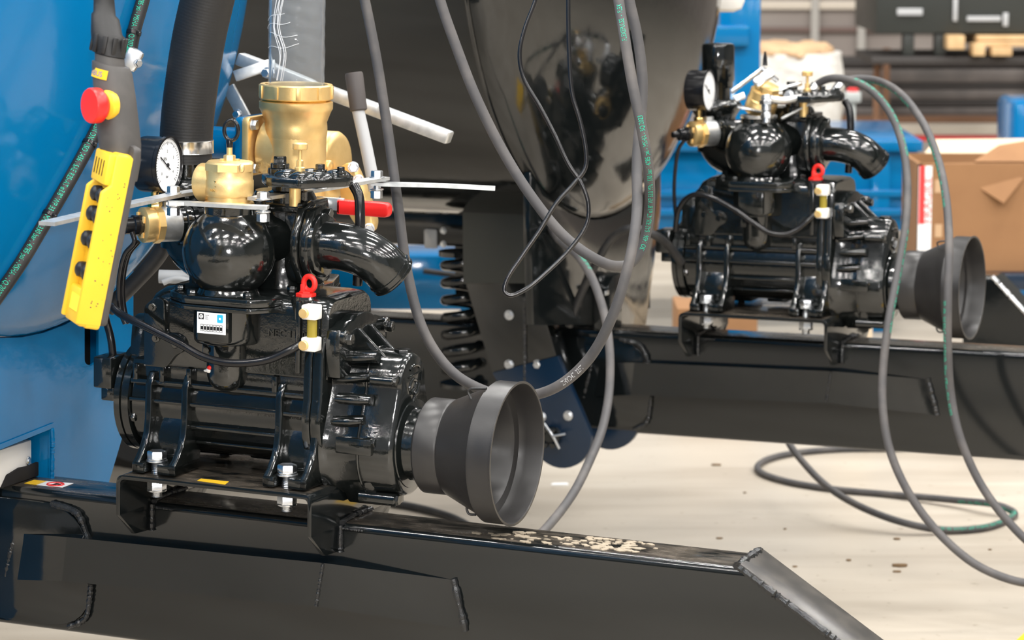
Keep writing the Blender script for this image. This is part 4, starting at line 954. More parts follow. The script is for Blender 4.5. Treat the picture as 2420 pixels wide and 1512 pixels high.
# upper loop with green print
hb = [(1022, -80, 5.34), (1040, 0, 5.34), (1078, 110, 5.34), (1125, 230, 5.34), (1190, 360, 5.34), (1260, 470, 5.33), (1330, 555, 5.32), (1395, 605, 5.31), (1450, 628, 5.32), (1490, 622, 5.34), (1515, 590, 5.34), (1531, 530, 5.33), (1536, 465, 5.30), (1531, 390, 5.26), (1515, 295, 5.24), (1494, 195, 5.24), (1478, 100, 5.25), (1462, 0, 5.27), (1450, -90, 5.28)]
def arclen(pts, upto, d=5.3):
    w3 = [Vector(P(p[0], p[1], p[2])*1000) for p in pts]; path = catmull(w3, 10); s = 0
    for i in range(len(path)-1):
        s += (path[i+1]-path[i]).length
        if i+1 >= upto*10: break
    return s
hose('hydraulic_hose', hb, 5.3, r95, 'grey hydraulic hose with green lettering hanging in the upper loop',
     texts=[(TXT, 12.5, arclen(hb, 10.0), False, -0.1, 'green_ink'), ('FLEXEPULSE  -  FLEX', 12.5, arclen(hb, 15.95), False, 0.1, 'green_ink')])
# thin electric cable loop
hose('electric_cable', [(1285, -80), (1266, 0), (1240, 70), (1228, 130), (1238, 185), (1275, 250), (1312, 320), (1345, 390), (1372, 430), (1390, 480), (1386, 530), (1350, 585), (1290, 645), (1240, 685), (1205, 698), (1192, 688), (1198, 660), (1230, 610), (1275, 545), (1315, 480), (1355, 435), (1382, 400), (1385, 360), (1372, 290), (1352, 220), (1345, 120), (1343, 0), (1345, -80)], 5.15, 4.0,
     'thin glossy black electric cable dangling in a narrow loop', None, 'tube_black', cat='cable', n=10)
# hose from the far tank down to the floor behind the near beam
GD = lambda n: ' '.join(['MSHA 4785 psi / 330 bar']*n)
he = [(1275, 470, 7.42), (1290, 510, 7.2), (1318, 562, 6.9), (1370, 610, 6.7), (1405, 670, 6.6), (1430, 750, 6.55), (1441, 830, 6.5), (1440, 920, 6.45), (1424, 1010, 6.35), (1395, 1085, 6.25), (1355, 1165, 6.15), (1300, 1238, 6.05), (1240, 1300, 5.98)]
hose('hydraulic_hose', he, 6.5, 9.6, 'grey hydraulic hose with green print dropping past the far drawbar end to the floor', texts=[(TXT, 12.5, 160, True, .75, 'green_ink'), (TXT, 12.5, 560, True, .75, 'green_ink')])
hose('hydraulic_hose', [(1345, 770, 7.22), (1370, 700, 7.18), (1410, 620, 7.12), (1450, 560, 7.08), (1490, 540, 7.05), (1540, 552, 7.05), (1580, 580, 7.1), (1610, 620, 7.15)], 7.1, 10, 'dark hydraulic hose arching across the black headstock plate', m='hose_dark')
# two hoses falling from the far pump
hg = [(1908, 232, 7.2), (1925, 205, 7.2), (1960, 186, 7.17), (2010, 190, 7.14), (2060, 215, 7.1), (2105, 270, 7.06), (2132, 340, 7.02), (2144, 430, 6.96), (2140, 530, 6.9), (2122, 640, 6.85), (2100, 760, 6.8), (2087, 870, 6.78), (2086, 960, 6.76), (2102, 1060, 6.74), (2145, 1160, 6.72), (2210, 1250, 6.7), (2300, 1330, 6.66), (2390, 1370, 6.62), (2480, 1385, 6.6)]
hose('hydraulic_hose', hg, 7, 9.6, 'grey hydraulic hose falling from the far pump, the left of the pair', texts=[(TXT, 12.5, 150, False, 1.0, 'green_ink'), (TXT, 12.5, 620, False, 1.15, 'green_ink')])
hh = [(1968, 225, 7.35), (1982, 205, 7.35), (2010, 188, 7.34), (2060, 188, 7.32), (2120, 215, 7.22), (2175, 280, 7.1), (2215, 370, 6.96), (2236, 470, 6.84), (2243, 580, 6.76), (2240, 700, 6.73), (2240, 820, 6.74), (2247, 930, 6.76), (2268, 1030, 6.75), (2310, 1130, 6.74), (2360, 1205, 6.72), (2430, 1280, 6.7), (2500, 1330, 6.68)]
hose('hydraulic_hose', hh, 7, 9.6, 'grey hydraulic hose falling from the far pump, the right of the pair', texts=[(TXT, 12.5, 60, False, -1.0, 'green_ink'), (TXT, 12.5, 480, False, -.9, 'green_ink'), (TXT, 12.5, 980, False, -.9, 'green_ink')])
# loop lying on the floor under the far drawbar
def fl(px, py, h=0.0096): return Vector(PF(px, py, h)*1000)
lp_ = [Vector(P(1850, 1020, 8.05)*1000), Vector(P(1880, 1070, 7.95)*1000), Vector(P(1950, 1145, 7.85)*1000), Vector(P(2040, 1200, 7.75)*1000), fl(2140, 1236, .03), fl(2230, 1252, .012), fl(2320, 1248), fl(2380, 1228), fl(2396, 1210, .012), fl(2360, 1194, .03), fl(2250, 1181, .02), fl(2100, 1168), fl(1980, 1157), fl(1870, 1140), fl(1805, 1120), fl(1790, 1104), fl(1815, 1085), fl(1880, 1070), fl(1990, 1061), fl(2110, 1060), fl(2200, 1058)]
hose3('hydraulic_hose', lp_, 9.6, 'grey hydraulic hose coiled in a loop on the floor under the far drawbar', 'hydraulic hoses', 'hose_rubber', [(TXT+' '+TXT, 12.5, 620, False, .5, 'green_ink')])
hose3('hydraulic_hose', [fl(820, 1176), fl(880, 1184), fl(950, 1193), fl(1020, 1208), fl(1080, 1228), fl(1130, 1262), fl(1160, 1310)], 11, 'dark hose lying on the floor behind the shaft guard', 'hydraulic hoses', 'hose_dark', [])
# hose clipped along the blue tank
ELL = (np.array([-950., 0, 930]), np.array([185., 800, 800]))
def dome(px, py, off):
    r = ray(px, py); o = np.array(FA.local(CC)); dl = np.array([r @ FA.x, r @ FA.y, r @ FA.z])
    c, a = ELL; a = a+off; p, dd = (o-c)/a, dl/a; A_, B_, C_ = dd @ dd, 2*p @ dd, p @ p-1; D_ = B_*B_-4*A_*C_
    if D_ < 0: return None
    t = (-B_-math.sqrt(D_))/(2*A_); q = o+dl*t; return Vector(FA.w(*q)*1000)
tk = [(352, -60), (338, 0), (318, 70), (303, 140), (270, 220), (232, 300), (190, 380), (145, 460), (98, 540), (50, 620), (-5, 700), (-60, 775)]
w3 = [dome(x, y, 11) for x, y in tk]; w3 = [q for q in w3 if q]
k = hose3('hydraulic_hose', w3, 12.0, 'black hydraulic hose with green lettering tied along the blue tank', 'hydraulic hoses', 'hose_dark',
      [('4785 psi - MSHA - 1Q/2023', 13.5, 45, False, -.2, 'green_ink'), ('2SN DN10 ISO 1436 / SAE R2S-AT ø3/8" WP 33.0 MPa / 330 bar / 4785 psi - MSHA - 1Q/2023', 14.5, 300, False, -.2, 'green_ink')])
tkp = catmull(w3, 10)
for px, py in ((314, 76), (212, 345), (118, 505)):
    q = dome(px, py, 11); i = min(range(1, len(tkp)-1), key=lambda j: (tkp[j]-q).length); t = (tkp[i+1]-tkp[i-1]).normalized()
    mb = MB(); mb.lathe([(12.8, -4), (13.6, -3), (13.6, 3), (12.8, 4)], tkp[i], t, 20); u = (VW-tkp[i]); u = (u-t*u.dot(t)).normalized(); s_ = u.cross(t); mb.box(tkp[i]+u*11+s_*9, (7, 7, 7), 1)
    k.part(mb, 'cable_tie', 'tube_black')
q = dome(312, 140, 20); kk = Kit('pipe_clamp', FWD, q, 'small zinc pipe clamp bolted on the blue tank beside the pendant', 'clamp')
mb = MB(); Rm = Matrix.Rotation(.5, 3, 'Y'); mb.box(q, (30, 26, 40), 6, Rm); kk.part(mb, 'clamp_body', 'zinc')
mb = MB(); mb.bolt(q+Vector((12, -14, -6)), (.5, -1, 0), 11, 7, 8); kk.part(mb, 'bolt', 'zinc')
mb = MB(); mb.box(q+Vector((-17, 4, 10)), (10, 24, 34), 4, Rm); kk.part(mb, 'rubber_insert', 'green_ink')

# grey steel tube glimpsed behind the near pump
a, b = V(FA.D(376, 653, 5.62)), V(FA.D(450, 655, 5.62)); mb = MB(); mb.tube([a, b], 13, 20, 0); mb.tube([V(FA.D(385, 668, 5.6)), V(FA.D(412, 658, 5.6)), V(FA.D(450, 664, 5.6))], 6, 10, 3)
single('steel_tube', FA, a, mb, 'lever_grey', 'short pale grey steel tube behind the near pump body', 'tube')
# black brace from regulator area to the chassis
a, b = V(FA.D(395, 570, 5.42)), V(FA.D(262, 735, 5.5)); mb = MB(); mb.tube([V(FA.D(410, 545, 5.42)), V(FA.D(370, 610, 5.44)), V(FA.D(320, 665, 5.46)), V(FA.D(255, 730, 5.48))], 15, 20, 6)
single('rubber_hose', FA, b, mb, 'hose_dark', 'dark rubber hose running diagonally from the near pump to the blue headstock', 'hose')
# wheel of the black tanker in the gloom behind the near pump
c = V(FB.D(400, 730, 8.6)); c.z = -727+400; k = Kit('tanker_wheel', FB, (c.x, c.y, c.z-400), 'black tyre of the black tanker half hidden behind the near pump', 'wheel')
mb = MB(); mb.lathe([(230, -130), (360, -145), (392, -120), (400, -60), (400, 60), (392, 120), (360, 145), (230, 130)], c, Y_, 64); ty = k.part(mb, 'tyre', 'rubber')
for i in range(36):
    t = 2*math.pi*i/36; mb = MB(); mb.box(c+Vector((398*math.cos(t), -55 if i % 2 else 55, 398*math.sin(t))), (18, 105, 28), 3, Matrix.Rotation(-t, 3, 'Y')); k.part(mb, 'tread_block', 'rubber', ty)
mb = MB(); mb.lathe([(235, -110), (220, -60), (100, -40), (90, -70), (30, -72)], c, Y_, 48); k.part(mb, 'rim', 'black_paint')
class AxFrame(Frame):
    def __init__(s, o, x, y, z): s.o, s.x, s.y, s.z = np.array(o), np.array(x), np.array(y), np.array(z)
th = math.radians(28); roll = math.radians(12.2)
def rl(v): v = np.array(v, float); return np.array([v[0]*math.cos(roll)+v[2]*math.sin(roll), v[1], -v[0]*math.sin(roll)+v[2]*math.cos(roll)])
sx_, yx_, zx_ = rl((math.sin(th), -math.cos(th), 0)), rl((math.cos(th), math.sin(th), 0)), rl((0, 0, 1))
DP = 4.42
FP = AxFrame(P(252, 354, DP), sx_, yx_, zx_)
k = Kit('pendant_control', FP, (0, 20, -270), 'hanging pendant control with yellow housing, black push buttons and red stop button', 'control')
mb = MB()
# yellow shell: x across the buttons (+ faces camera), y back from the button face, z up
mb.prism(rounded([(-33, -268), (33, -268), (31, 0), (-31, 0)], 8, 4), 'y', 8, 32, 3.5)
for s in (-1, 1): mb.prism([(-8, -262), (-8, -60), (4, -48), (4, -2), (32, -2), (32, -262)], 'x', s*31-6, s*31+3, 3)
mb.rng(-30, 30, -6, 20, -50, -2, 4); mb.rng(-32, 32, -4, 22, -266, -210, 6)
hs = k.part(mb, 'button_housing', 'yellow')
mb = MB(); mb.rng(-14, 20, -5, -3.6, -246, -222); k.part(mb, 'inspection_tag', 'yellow_tag', hs)
mb = MB()
for i in range(4): mb.rng(-18+i*11, -16.6+i*11, -7, -5.8, -38, -14)
k.part(mb, 'moulded_line', 'ink', hs)
mb = MB()
for i, (s, z) in enumerate((('X1', -112), ('X1', -160))): text_on(mb, s, 13, (8, 9.2, z), X_, Z_)
k.part(mb, 'printed_symbol', 'ink', hs)
for x, z in ((-12, -68), (13, -68), (-12, -99), (13, -99), (-13, -138), (13, -138), (-13, -186), (13, -186)):
    mb = MB(); mb.lathe([(12.2, 12), (12.2, 2), (11, -3), (7, -6), (1, -7)], (x, 0, z), Y_, 24); k.part(mb, 'push_button', 'button')
# scuffs on the near side
mb = MB(); random.seed(3)
for i in range(26):
    y, z = random.uniform(2, 29), random.uniform(-240, -40); l = random.uniform(.8, 2.6); mb.box((34.1, y, z), (.4, l*.7, l), 0, Matrix.Rotation(random.random()*3, 3, 'X'))
s = k.part(mb, 'scuff_mark', 'grey_plastic', hs); s['kind'] = 'stuff'
mb = MB(); mb.prism(rounded([(-32, -262), (32, -262), (31, 14), (-31, 14)], 10, 4), 'y', 30, 44, 5); k.part(mb, 'back_shell', 'grey_plastic')
# body above, leaning the other way
def pw(px, py, d=DP+.03): return V(FP.local(P(px, py, d)))
b0 = [(284, 420, 28), (284, 372, 34), (282, 330, 36), (277, 280, 36), (271, 220, 35), (265, 165, 33.5), (262, 152, 31), (260, 150, 25), (259, 132, 24.5), (258, 128, 20)]
mb = MB(); loops = []
for px, py, r in b0:
    c = pw(px, py); loops.append([c+Vector((r*.92*math.cos(2*math.pi*i/36), r*.92*math.sin(2*math.pi*i/36)*1.0, 0)) for i in range(36)])
mb.loft(loops); bd = k.part(mb, 'upper_body', 'grey_plastic', angle=40)
mb = MB(); loops = []
for px, py, r in ((259, 130, 24), (255, 95, 25.5), (254, 80, 25.5), (252, 76, 24), (249, 40, 21.5), (247, 32, 17), (246, 0, 16), (245, -60, 13)):
    c = pw(px, py); loops.append([c+Vector((r*math.cos(2*math.pi*i/32), r*math.sin(2*math.pi*i/32), 0)) for i in range(32)])
mb.loft(loops); ck = k.part(mb, 'cable_boot', 'rubber', angle=40)
for i in range(10):
    t = 2*math.pi*i/10; c = pw(257, 105); mb = MB(); mb.box(c+Vector((25*math.cos(t), 25*math.sin(t), 0)), (5, 8, 28), 2, Matrix.Rotation(t, 3, 'Z')); k.part(mb, 'grip_rib', 'rubber', ck)
mb = MB(); mb.tube([pw(246, 5), pw(246, -60), pw(250, -140)], 11, 16, 3); k.part(mb, 'cable', 'rubber')
# brand band and stop button on the front-left
c = pw(270, 178); dl = Vector((-.35, -.94, 0)).normalized()
fdir = V((np.array([-.62, -.78, 0]) @ FP.x, np.array([-.62, -.78, 0]) @ FP.y, 0)).normalized()
base_a = math.atan2(fdir.y, fdir.x)
# direction that runs to the right for the viewer
mb = MB(); R_ = 33.6; cz = pw(270, 178); h = 7.2
def wrap(t, z): return Vector((cz.x+R_*math.cos(t), cz.y+R_*math.sin(t), cz.z+z))
rgt = V((np.array([1, 0, 0]) @ FP.x, np.array([1, 0, 0]) @ FP.y, 0)); 
sg = 1 if (Vector((-math.sin(base_a), math.cos(base_a), 0)).dot(rgt) > 0) else -1
ts = np.linspace(base_a-.9*sg, base_a+.48*sg, 16); loops = [[wrap(t, -h), wrap(t, h)] for t in ts]
vs = [p for l in loops for p in l]; mb._add(vs, [(2*i, 2*i+1, 2*i+3, 2*i+2) for i in range(15)]); bl = k.part(mb, 'brand_band', 'yellow', bd)
mb = MB(); vs, fs = text2d('ABUS', 11.5); nv = []
tl = text_len('ABUS', 11.5)
bv = [mb.bm.verts.new(Vector((cz.x+(R_+.4)*math.cos(base_a+sg*((x-tl*.72)/R_)), cz.y+(R_+.4)*math.sin(base_a+sg*((x-tl*.72)/R_)), cz.z-4+y))) for x, y in vs]
for f in fs:
    try: mb.bm.faces.new([bv[i] for i in f])
    except ValueError: pass
k.part(mb, 'brand_lettering', 'blue_ink', bd, flat=True)
bdir = V((np.array([-.78, -.62, 0.02]) @ FP.x, np.array([-.78, -.62, .02]) @ FP.y, np.array([-.78, -.62, .02]) @ FP.z)).normalized()
c = pw(238, 249, DP-.005)
mb = MB(); mb.lathe([(19, -22), (22, -15), (22.5, -9), (18, -5)], c, bdir, 36); k.part(mb, 'stop_collar', 'yellow')
mb = MB(); mb.lathe([(20, -4), (22, -1), (26, 3), (26.5, 6), (26.5, 17), (25, 19.5), (12, 20.5)], c, bdir, 40); k.part(mb, 'stop_button', 'red', label='red mushroom stop button')
# ================================================================ far pump couplings
def fb(px, py, d=7.12): return V(FB.D(px, py, d))
k = Kit('coupling_bundle', FB, fb(1810, 300), 'zinc and brass hydraulic couplings perched on the far pump', 'couplings')
c = fb(1800, 245); ax_ = Vector((.35, -.15, .92)).normalized()
mb = MB(); mb.lathe([(34, -26), (38, -20), (38, 10), (36, 12), (36, 32), (30, 36)], c, ax_, 36); mb.hexn(c+ax_*36, ax_, 58, 14, 8); k.part(mb, 'brass_body', 'brass')
def bar2(a, b, w_, h_, m='zinc', nm='flat_bar'):
    a, b = fb(*a), fb(*b); d = (b-a).normalized(); s = Y_-d*d.dot(Y_); s.normalize(); Rm = Matrix([d, s, d.cross(s)]).transposed(); mb = MB(); mb.box((a+b)/2, ((b-a).length, w_, h_), 2, Rm); return k.part(mb, nm, m)
bar2((1728, 218, 7.1), (1806, 160, 7.1), 26, 7); bar2((1800, 160, 7.08), (1838, 192, 7.08), 24, 7); bar2((1735, 235, 7.05), (1760, 225, 7.05), 20, 16); bar2((1742, 252, 7.08), (1800, 262, 7.08), 30, 6)
bar2((1785, 200, 7.05), (1825, 170, 7.05), 24, 22, 'stainless', 'buckle'); bar2((1846, 282, 7.1), (1926, 240, 7.1), 28, 6, 'galvanised')
mb = MB(); mb.lathe([(6, 0), (5, 18), (2, 34)], fb(1808, 155, 7.1), (0, 0, 1), 12); k.part(mb, 'pin', 'tube_black')
for (px, z0, z1, r) in ((1811, 292, 262, 10), (1811, 262, 224, 12)):
    mb = MB(); a, b = fb(px, z0, 7.02), fb(px, z1, 7.02); mb.cyl(a, b-a, r, (b-a).length, 20, 2); mb.hexn(a.lerp(b, .4), b-a, r*2.4, 10); mb.torus(a.lerp(b, .8), b-a, r, 2, 20, 8); k.part(mb, 'coupling', 'zinc')
mb = MB(); mb.tube([fb(1815, 232, 7.02), fb(1850, 238, 7.03), fb(1885, 232, 7.05), fb(1908, 228, 7.1), fb(1918, 215, 7.2)], 9, 14, 5); k.part(mb, 'bent_pipe', 'zinc')
mb = MB(); a, b = fb(1905, 236, 7.19), fb(1930, 200, 7.2); mb.lathe([(11, 0), (13, 2), (13, (b-a).length-2), (11, (b-a).length)], a, b-a, 20); k.part(mb, 'hose_ferrule', 'zinc')
mb = MB(); a, b = fb(1960, 236, 7.34), fb(1988, 198, 7.35); mb.lathe([(11, 0), (13, 2), (13, (b-a).length-2), (11, (b-a).length)], a, b-a, 20); k.part(mb, 'hose_ferrule', 'zinc')
mb = MB(); mb.tube([fb(1830, 225, 7.2), fb(1880, 240, 7.25), fb(1930, 242, 7.3), fb(1962, 232, 7.34)], 9, 14, 5); k.part(mb, 'bent_pipe', 'zinc')
bar2((1830, 215, 7.12), (1895, 197, 7.12), 18, 10, 'stainless', 'latch'); 
mb = MB(); p = fb(1865, 225, 7.06); mb.bolt(p, (0, -1, 0), 18, 12, 12); k.part(mb, 'bolt', 'zinc')
# ================================================================ background
def wbox(px0, py0, px1, py1, d, depth, bev=4):
    a, b = P(px0, py1, d)*1000, P(px1, py0, d)*1000
    mb = MB(); mb.rng(a[0], b[0], a[1], a[1]+depth, a[2], b[2], bev); return mb, Vector(((a[0]+b[0])/2, a[1]+depth/2, a[2]))
def bsingle(name, px0, py0, px1, py1, d, depth, m, label, cat, group=None, ground=False, bev=4):
    a, b = P(px0, py1, d)*1000, P(px1, py0, d)*1000; z0 = 0 if ground else a[2]
    mb = MB(); mb.rng(a[0], b[0], a[1], a[1]+depth, z0, b[2], bev)
    return single(name, FWD, ((a[0]+b[0])/2, a[1]+depth/2, z0), mb, m, label, cat, group)
# blue container behind the far pump
k = Kit('steel_container', FWD, P(1860, 700, 11.2)*1000*np.array([1, 1, 0]), 'blue steel container on legs behind the far pump', 'container')
a, b = P(1480, 545, 11.2)*1000, P(2166, 335, 11.2)*1000
mb = MB(); mb.rng(a[0], b[0], a[1], a[1]+900, a[2], b[2], 6); k.part(mb, 'body', 'blue_paint')
mb = MB(); mb.rng(a[0]-10, b[0]+12, a[1]-40, a[1]+940, b[2]-30, b[2]+12, 6); k.part(mb, 'top_rim', 'blue_paint')
for px in (1500, 2075):
    x = P(px, 500, 11.2)[0]*1000; mb = MB(); mb.rng(x-30, x+40, a[1]-16, a[1]+60, 0, b[2], 5); k.part(mb, 'leg', 'blue_paint')
for py in (455, 500):
    z = P(2000, py, 11.2)[2]*1000; mb = MB(); mb.rng(a[0], b[0]-40, a[1]-22, a[1], z-14, z+14, 6); k.part(mb, 'rib', 'blue_paint')
# blue post
k = Kit('blue_gantry', FWD, P(1745, 300, 10.2)*1000*np.array([1, 1, 0]), 'blue steel post standing behind the black tank at the top', 'post')
a, b = P(1700, 190, 10.2)*1000, P(1796, -60, 10.2)*1000
mb = MB(); mb.rng(a[0], b[0], a[1], a[1]+150, 0, b[2], 6); k.part(mb, 'post', 'blue_paint')
mb = MB(); p = P(1690, 110, 10.15)*1000; q = P(1770, 60, 10.15)*1000; mb.rng(p[0]-250, q[0], p[1], p[1]+40, q[2]-70, q[2], 5); k.part(mb, 'rail', 'blue_paint')
bsingle('plastic_tub', 1632, -40, 1762, 30, 7.9, 180, 'white_plastic', 'off-white plastic tub above the far gauge at the top edge', 'tub', bev=30)
# bulk sack
k = Kit('bulk_bag', FWD, P(1900, 560, 13.2)*1000*np.array([1, 1, 0]), 'white bulk sack with crumpled brown paper on top behind the far pump', 'sack')
a, b = P(1790, 340, 13.2)*1000, P(2000, 128, 13.2)*1000
mb = MB(); n = 40; loops = []; cx_, cy_ = (a[0]+b[0])/2, a[1]+260; wx = (b[0]-a[0])/2
for j in range(13):
    t = j/12; z = b[2]*t; s = 1+.05*math.sin(t*9)-.06*t*t; lp = []
    for i in range(n):
        q = 2*math.pi*i/n; e_ = 4.0; cxx = abs(math.cos(q))**(2/e_)*math.copysign(1, math.cos(q)); syy = abs(math.sin(q))**(2/e_)*math.copysign(1, math.sin(q))
        f = s*(1+.035*math.sin(7*q+j*1.7)+.02*math.sin(13*q-j)); lp.append((cx_+wx*cxx*f, cy_+230*syy*f, z))
    loops.append(lp)
mb.loft(loops); k.part(mb, 'bag', 'sack', angle=60)
mb = MB(); m_ = 26; top = []
z0 = b[2]-20
for j in range(5):
    lp = []
    for i in range(n):
        q = 2*math.pi*i/n; f = (1.0, 1.06, 1.02, .9, .5)[j]*(1+.05*math.sin(9*q+j*2)+.03*math.sin(17*q)); lp.append((cx_-40+wx*.95*math.cos(q)*f, cy_+220*math.sin(q)*f, z0+(0, 18, 40, 58, 60)[j]+9*math.sin(6*q+j)))
    top.append(lp)
mb.loft(top); k.part(mb, 'paper', 'kraft', angle=60)
# emergency stop box
k = Kit('stop_station', FWD, P(2015, 460, 12.4)*1000*np.array([1, 1, 0]), 'grey emergency stop station with red button right of the white sack', 'stop station')
c = P(2015, 225, 12.4)*1000
mb = MB(); mb.rng(c[0]-33, c[0]+33, c[1]-30, c[1]+30, c[2]-30, c[2]+16, 8); k.part(mb, 'box', 'estop_grey')
mb = MB(); mb.lathe([(22, 14), (24, 18), (24, 26), (18, 30)], c, Z_, 24); k.part(mb, 'button', 'red_ink')
mb = MB(); mb.rng(c[0]-12, c[0]+12, c[1]-12, c[1]+12, 0, c[2]-28, 3); k.part(mb, 'post', 'estop_grey')
mb = MB(); mb.rng(c[0]-80, c[0]-20, c[1]+20, c[1]+80, 0, c[2]-160, 5); k.part(mb, 'side_post', 'cream')
# steel stock rack
rows = [(138, 158, 'steel_stock_dark'), (163, 196, 'steel_stock'), (199, 210, 'steel_stock_dark'), (212, 236, 'steel_stock'), (238, 252, 'steel_stock_dark'), (254, 274, 'steel_stock')]
for i, (y0, y1, m) in enumerate(rows):
    bsingle('steel_profile', 1880, y0, 2700, y1, 16.2, 260, m, ('topmost dark steel profile', 'wide grey steel profile second from the top', 'thin dark steel profile third from the top', 'grey steel profile fourth from the top', 'dark steel profile fifth from the top', 'lowest grey steel profile')[i]+' in the stock rack', 'steel profile', 'steel profiles in the rack')
k = Kit('storage_rack', FWD, P(2200, 448, 16.1)*1000*np.array([1, 1, 0]), 'rusty rack posts and cream shelf beam holding the steel profiles', 'rack')
for px in (2092, 2460):
    x = P(px, 200, 16.1)[0]*1000; y = P(px, 200, 16.1)[1]*1000; mb = MB(); mb.rng(x-17, x+17, y-60, y-10, 0, P(px, 112, 16.1)[2]*1000, 4); k.part(mb, 'post', 'rust')
a, b = P(1960, 327, 16.0)*1000, P(2700, 292, 16.0)*1000; mb = MB(); mb.rng(a[0], b[0], a[1]-100, a[1]+200, a[2], b[2], 4); k.part(mb, 'shelf_beam', 'cream')
a, b = P(1960, 292, 16.1)*1000, P(2700, 276, 16.1)*1000; mb = MB(); mb.rng(a[0], b[0], a[1]-60, a[1]+200, a[2], b[2], 4); k.part(mb, 'rail', 'rust')
bsingle('red_kerb', 2130, 322, 2600, 334, 15.2, 100, 'red_ink', 'red rail low in front of the stock rack', 'rail')
# wall rails
for y0, y1, m in ((64, 76, 'clad_dark'), (2, 22, 'cream')):
    a, b = P(1300, y1, 18.9)*1000, P(3200, y0, 18.9)*1000; mb = MB(); mb.rng(a[0], b[0], 18960, 19000, a[2], b[2], 3)
    o = mb.build('trim_1', m); tag(o, 'horizontal rail on the back wall', None, None, 'structure')
for px in (1925, 2035, 2300):
    a = P(px, 130, 18.9)*1000; mb = MB(); mb.rng(a[0]-25, a[0]+25, 18940, 19000, 0, 2500, 3); tag(mb.build('trim_2', 'wall_grey'), 'upright on the back wall', None, None, 'structure')
# dark machine on feet with pallets
k = Kit('machine_crate', FWD, P(2250, 112, 14.6)*1000, 'black steel machine crate at the top right corner', 'crate')
a, b = P(2070, 80, 14.4)*1000, P(2600, -160, 14.4)*1000
mb = MB(); mb.rng(a[0], b[0], a[1], a[1]+900, a[2], b[2], 10); k.part(mb, 'body', 'olive_dark')
for px in (2150, 2225):
    x = P(px, 90, 14.4)[0]*1000; mb = MB(); mb.rng(x-26, x+26, a[1]+20, a[1]+120, P(2150, 133, 14.4)[2]*1000, a[2], 4); k.part(mb, 'foot', 'olive_dark')
for (p0, q0_, p1, q1_) in ((2285, 38, 2365, 50), (2370, 30, 2382, 62), (2120, 20, 2180, 36), (2252, -10, 2262, 50)):
    u, v_ = P(p0, q1_, 14.38)*1000, P(p1, q0_, 14.38)*1000; mb = MB(); mb.rng(u[0], v_[0], u[1]-8, u[1]+6, u[2], v_[2], 2); k.part(mb, 'bracket', 'lever_grey')
zt_ = P(2300, 112, 14.4)[2]*1000
k = Kit('wooden_pallet', FWD, P(2330, 140, 14.4)*1000, 'pale wooden pallet under the black machine crate', 'pallet')
for px0, px1, y0, y1 in ((2240, 2280, 84, 117), (2300, 2328, 104, 132), (2345, 2392, 112, 132)):
    u, v_ = P(px0, y1, 14.3)*1000, P(px1, y0, 14.3)*1000; mb = MB(); mb.rng(u[0], v_[0], u[1], u[1]+140, u[2], v_[2], 3); k.part(mb, 'block', 'wood')
for px0, px1, y0, y1 in ((2310, 2480, 84, 96), (2310, 2480, 98, 110)):
    u, v_ = P(px0, y1, 14.35)*1000, P(px1, y0, 14.35)*1000; mb = MB(); mb.rng(u[0], v_[0], u[1], u[1]+500, u[2], v_[2], 3); k.part(mb, 'board', 'wood')
k = Kit('steel_bench', FWD, P(2350, 140, 14.5)*1000*np.array([1, 1, 0]), 'dark steel bench under the machine crate and pallet', 'bench')
a, b = P(2060, 152, 14.4)*1000, P(2640, 134, 14.4)*1000; mb = MB(); mb.rng(a[0], b[0], a[1], a[1]+700, a[2], b[2], 5); k.part(mb, 'top', 'steel_stock_dark')
for px in (2092, 2600):
    x = P(px, 130, 14.4)[0]*1000; mb = MB(); mb.rng(x-16, x+16, a[1]+300, a[1]+340, 0, a[2], 3); k.part(mb, 'leg', 'rust')
# cardboard box on a blue trolley
D_ = 10.0
k = Kit('cardboard_box', FWD, P(2300, 650, D_)*1000, 'open brown cardboard box with red fragile tape behind the far shaft guard', 'box')
a, b = P(2166, 648, D_)*1000, P(2560, 384, D_)*1000
mb = MB(); mb.rng(a[0], b[0], a[1], a[1]+14, a[2], b[2]); mb.rng(a[0], a[0]+14, a[1], a[1]+420, a[2], b[2]); mb.rng(b[0]-14, b[0], a[1], a[1]+420, a[2], b[2]); mb.rng(a[0], b[0], a[1]+406, a[1]+420, a[2], b[2]); mb.rng(a[0], b[0], a[1], a[1]+420, a[2], a[2]+10); k.part(mb, 'carton', 'cardboard')
def flap(pts, m='cardboard'):
    mb = MB(); p = [Vector(P(x, y, d)*1000) for x, y, d in pts]; nn = (p[1]-p[0]).cross(p[2]-p[0]).normalized()*5; mb.loft([p, [q+nn for q in p]]); return k.part(mb, 'flap', m)
flap(((2168, 386, 10.0), (2300, 384, 10.0), (2420, 420, 9.95), (2372, 480, 9.93), (2262, 410, 9.985)))
flap(((2170, 384, 10.4), (2440, 384, 10.4), (2440, 330, 10.55), (2210, 332, 10.55)), 'cardboard_pale')
flap(((2300, 384, 10.02), (2440, 384, 10.02), (2440, 332, 10.1), (2360, 345, 10.1)))
yc = a[1]
def PY(px, py, y): r = ray(px, py); return CC*1000+r*(y/r[1])
p0, p1 = PY(2168, 592, yc), PY(2203, 392, yc)
mb = MB(); mb.rng(p0[0], p1[0], p0[1]-1.5, p0[1]-.5, p0[2], p1[2]); tp = k.part(mb, 'tape', 'white_label', label='white and red tape printed FRAGILE')
mb = MB(); mb.rng(p0[0]+2, p0[0]+(p1[0]-p0[0])*.48, p0[1]-2.4, p0[1]-1.5, p0[2]+90, p1[2]); k.part(mb, 'red_band', 'red_ink', tp)
mb = MB(); text_on(mb, 'FRAGILE', 34, (p1[0]-2, p0[1]-2.6, p0[2]+92), Z_, -X_, 0, 1.25); k.part(mb, 'lettering', 'red_ink', tp, flat=True)
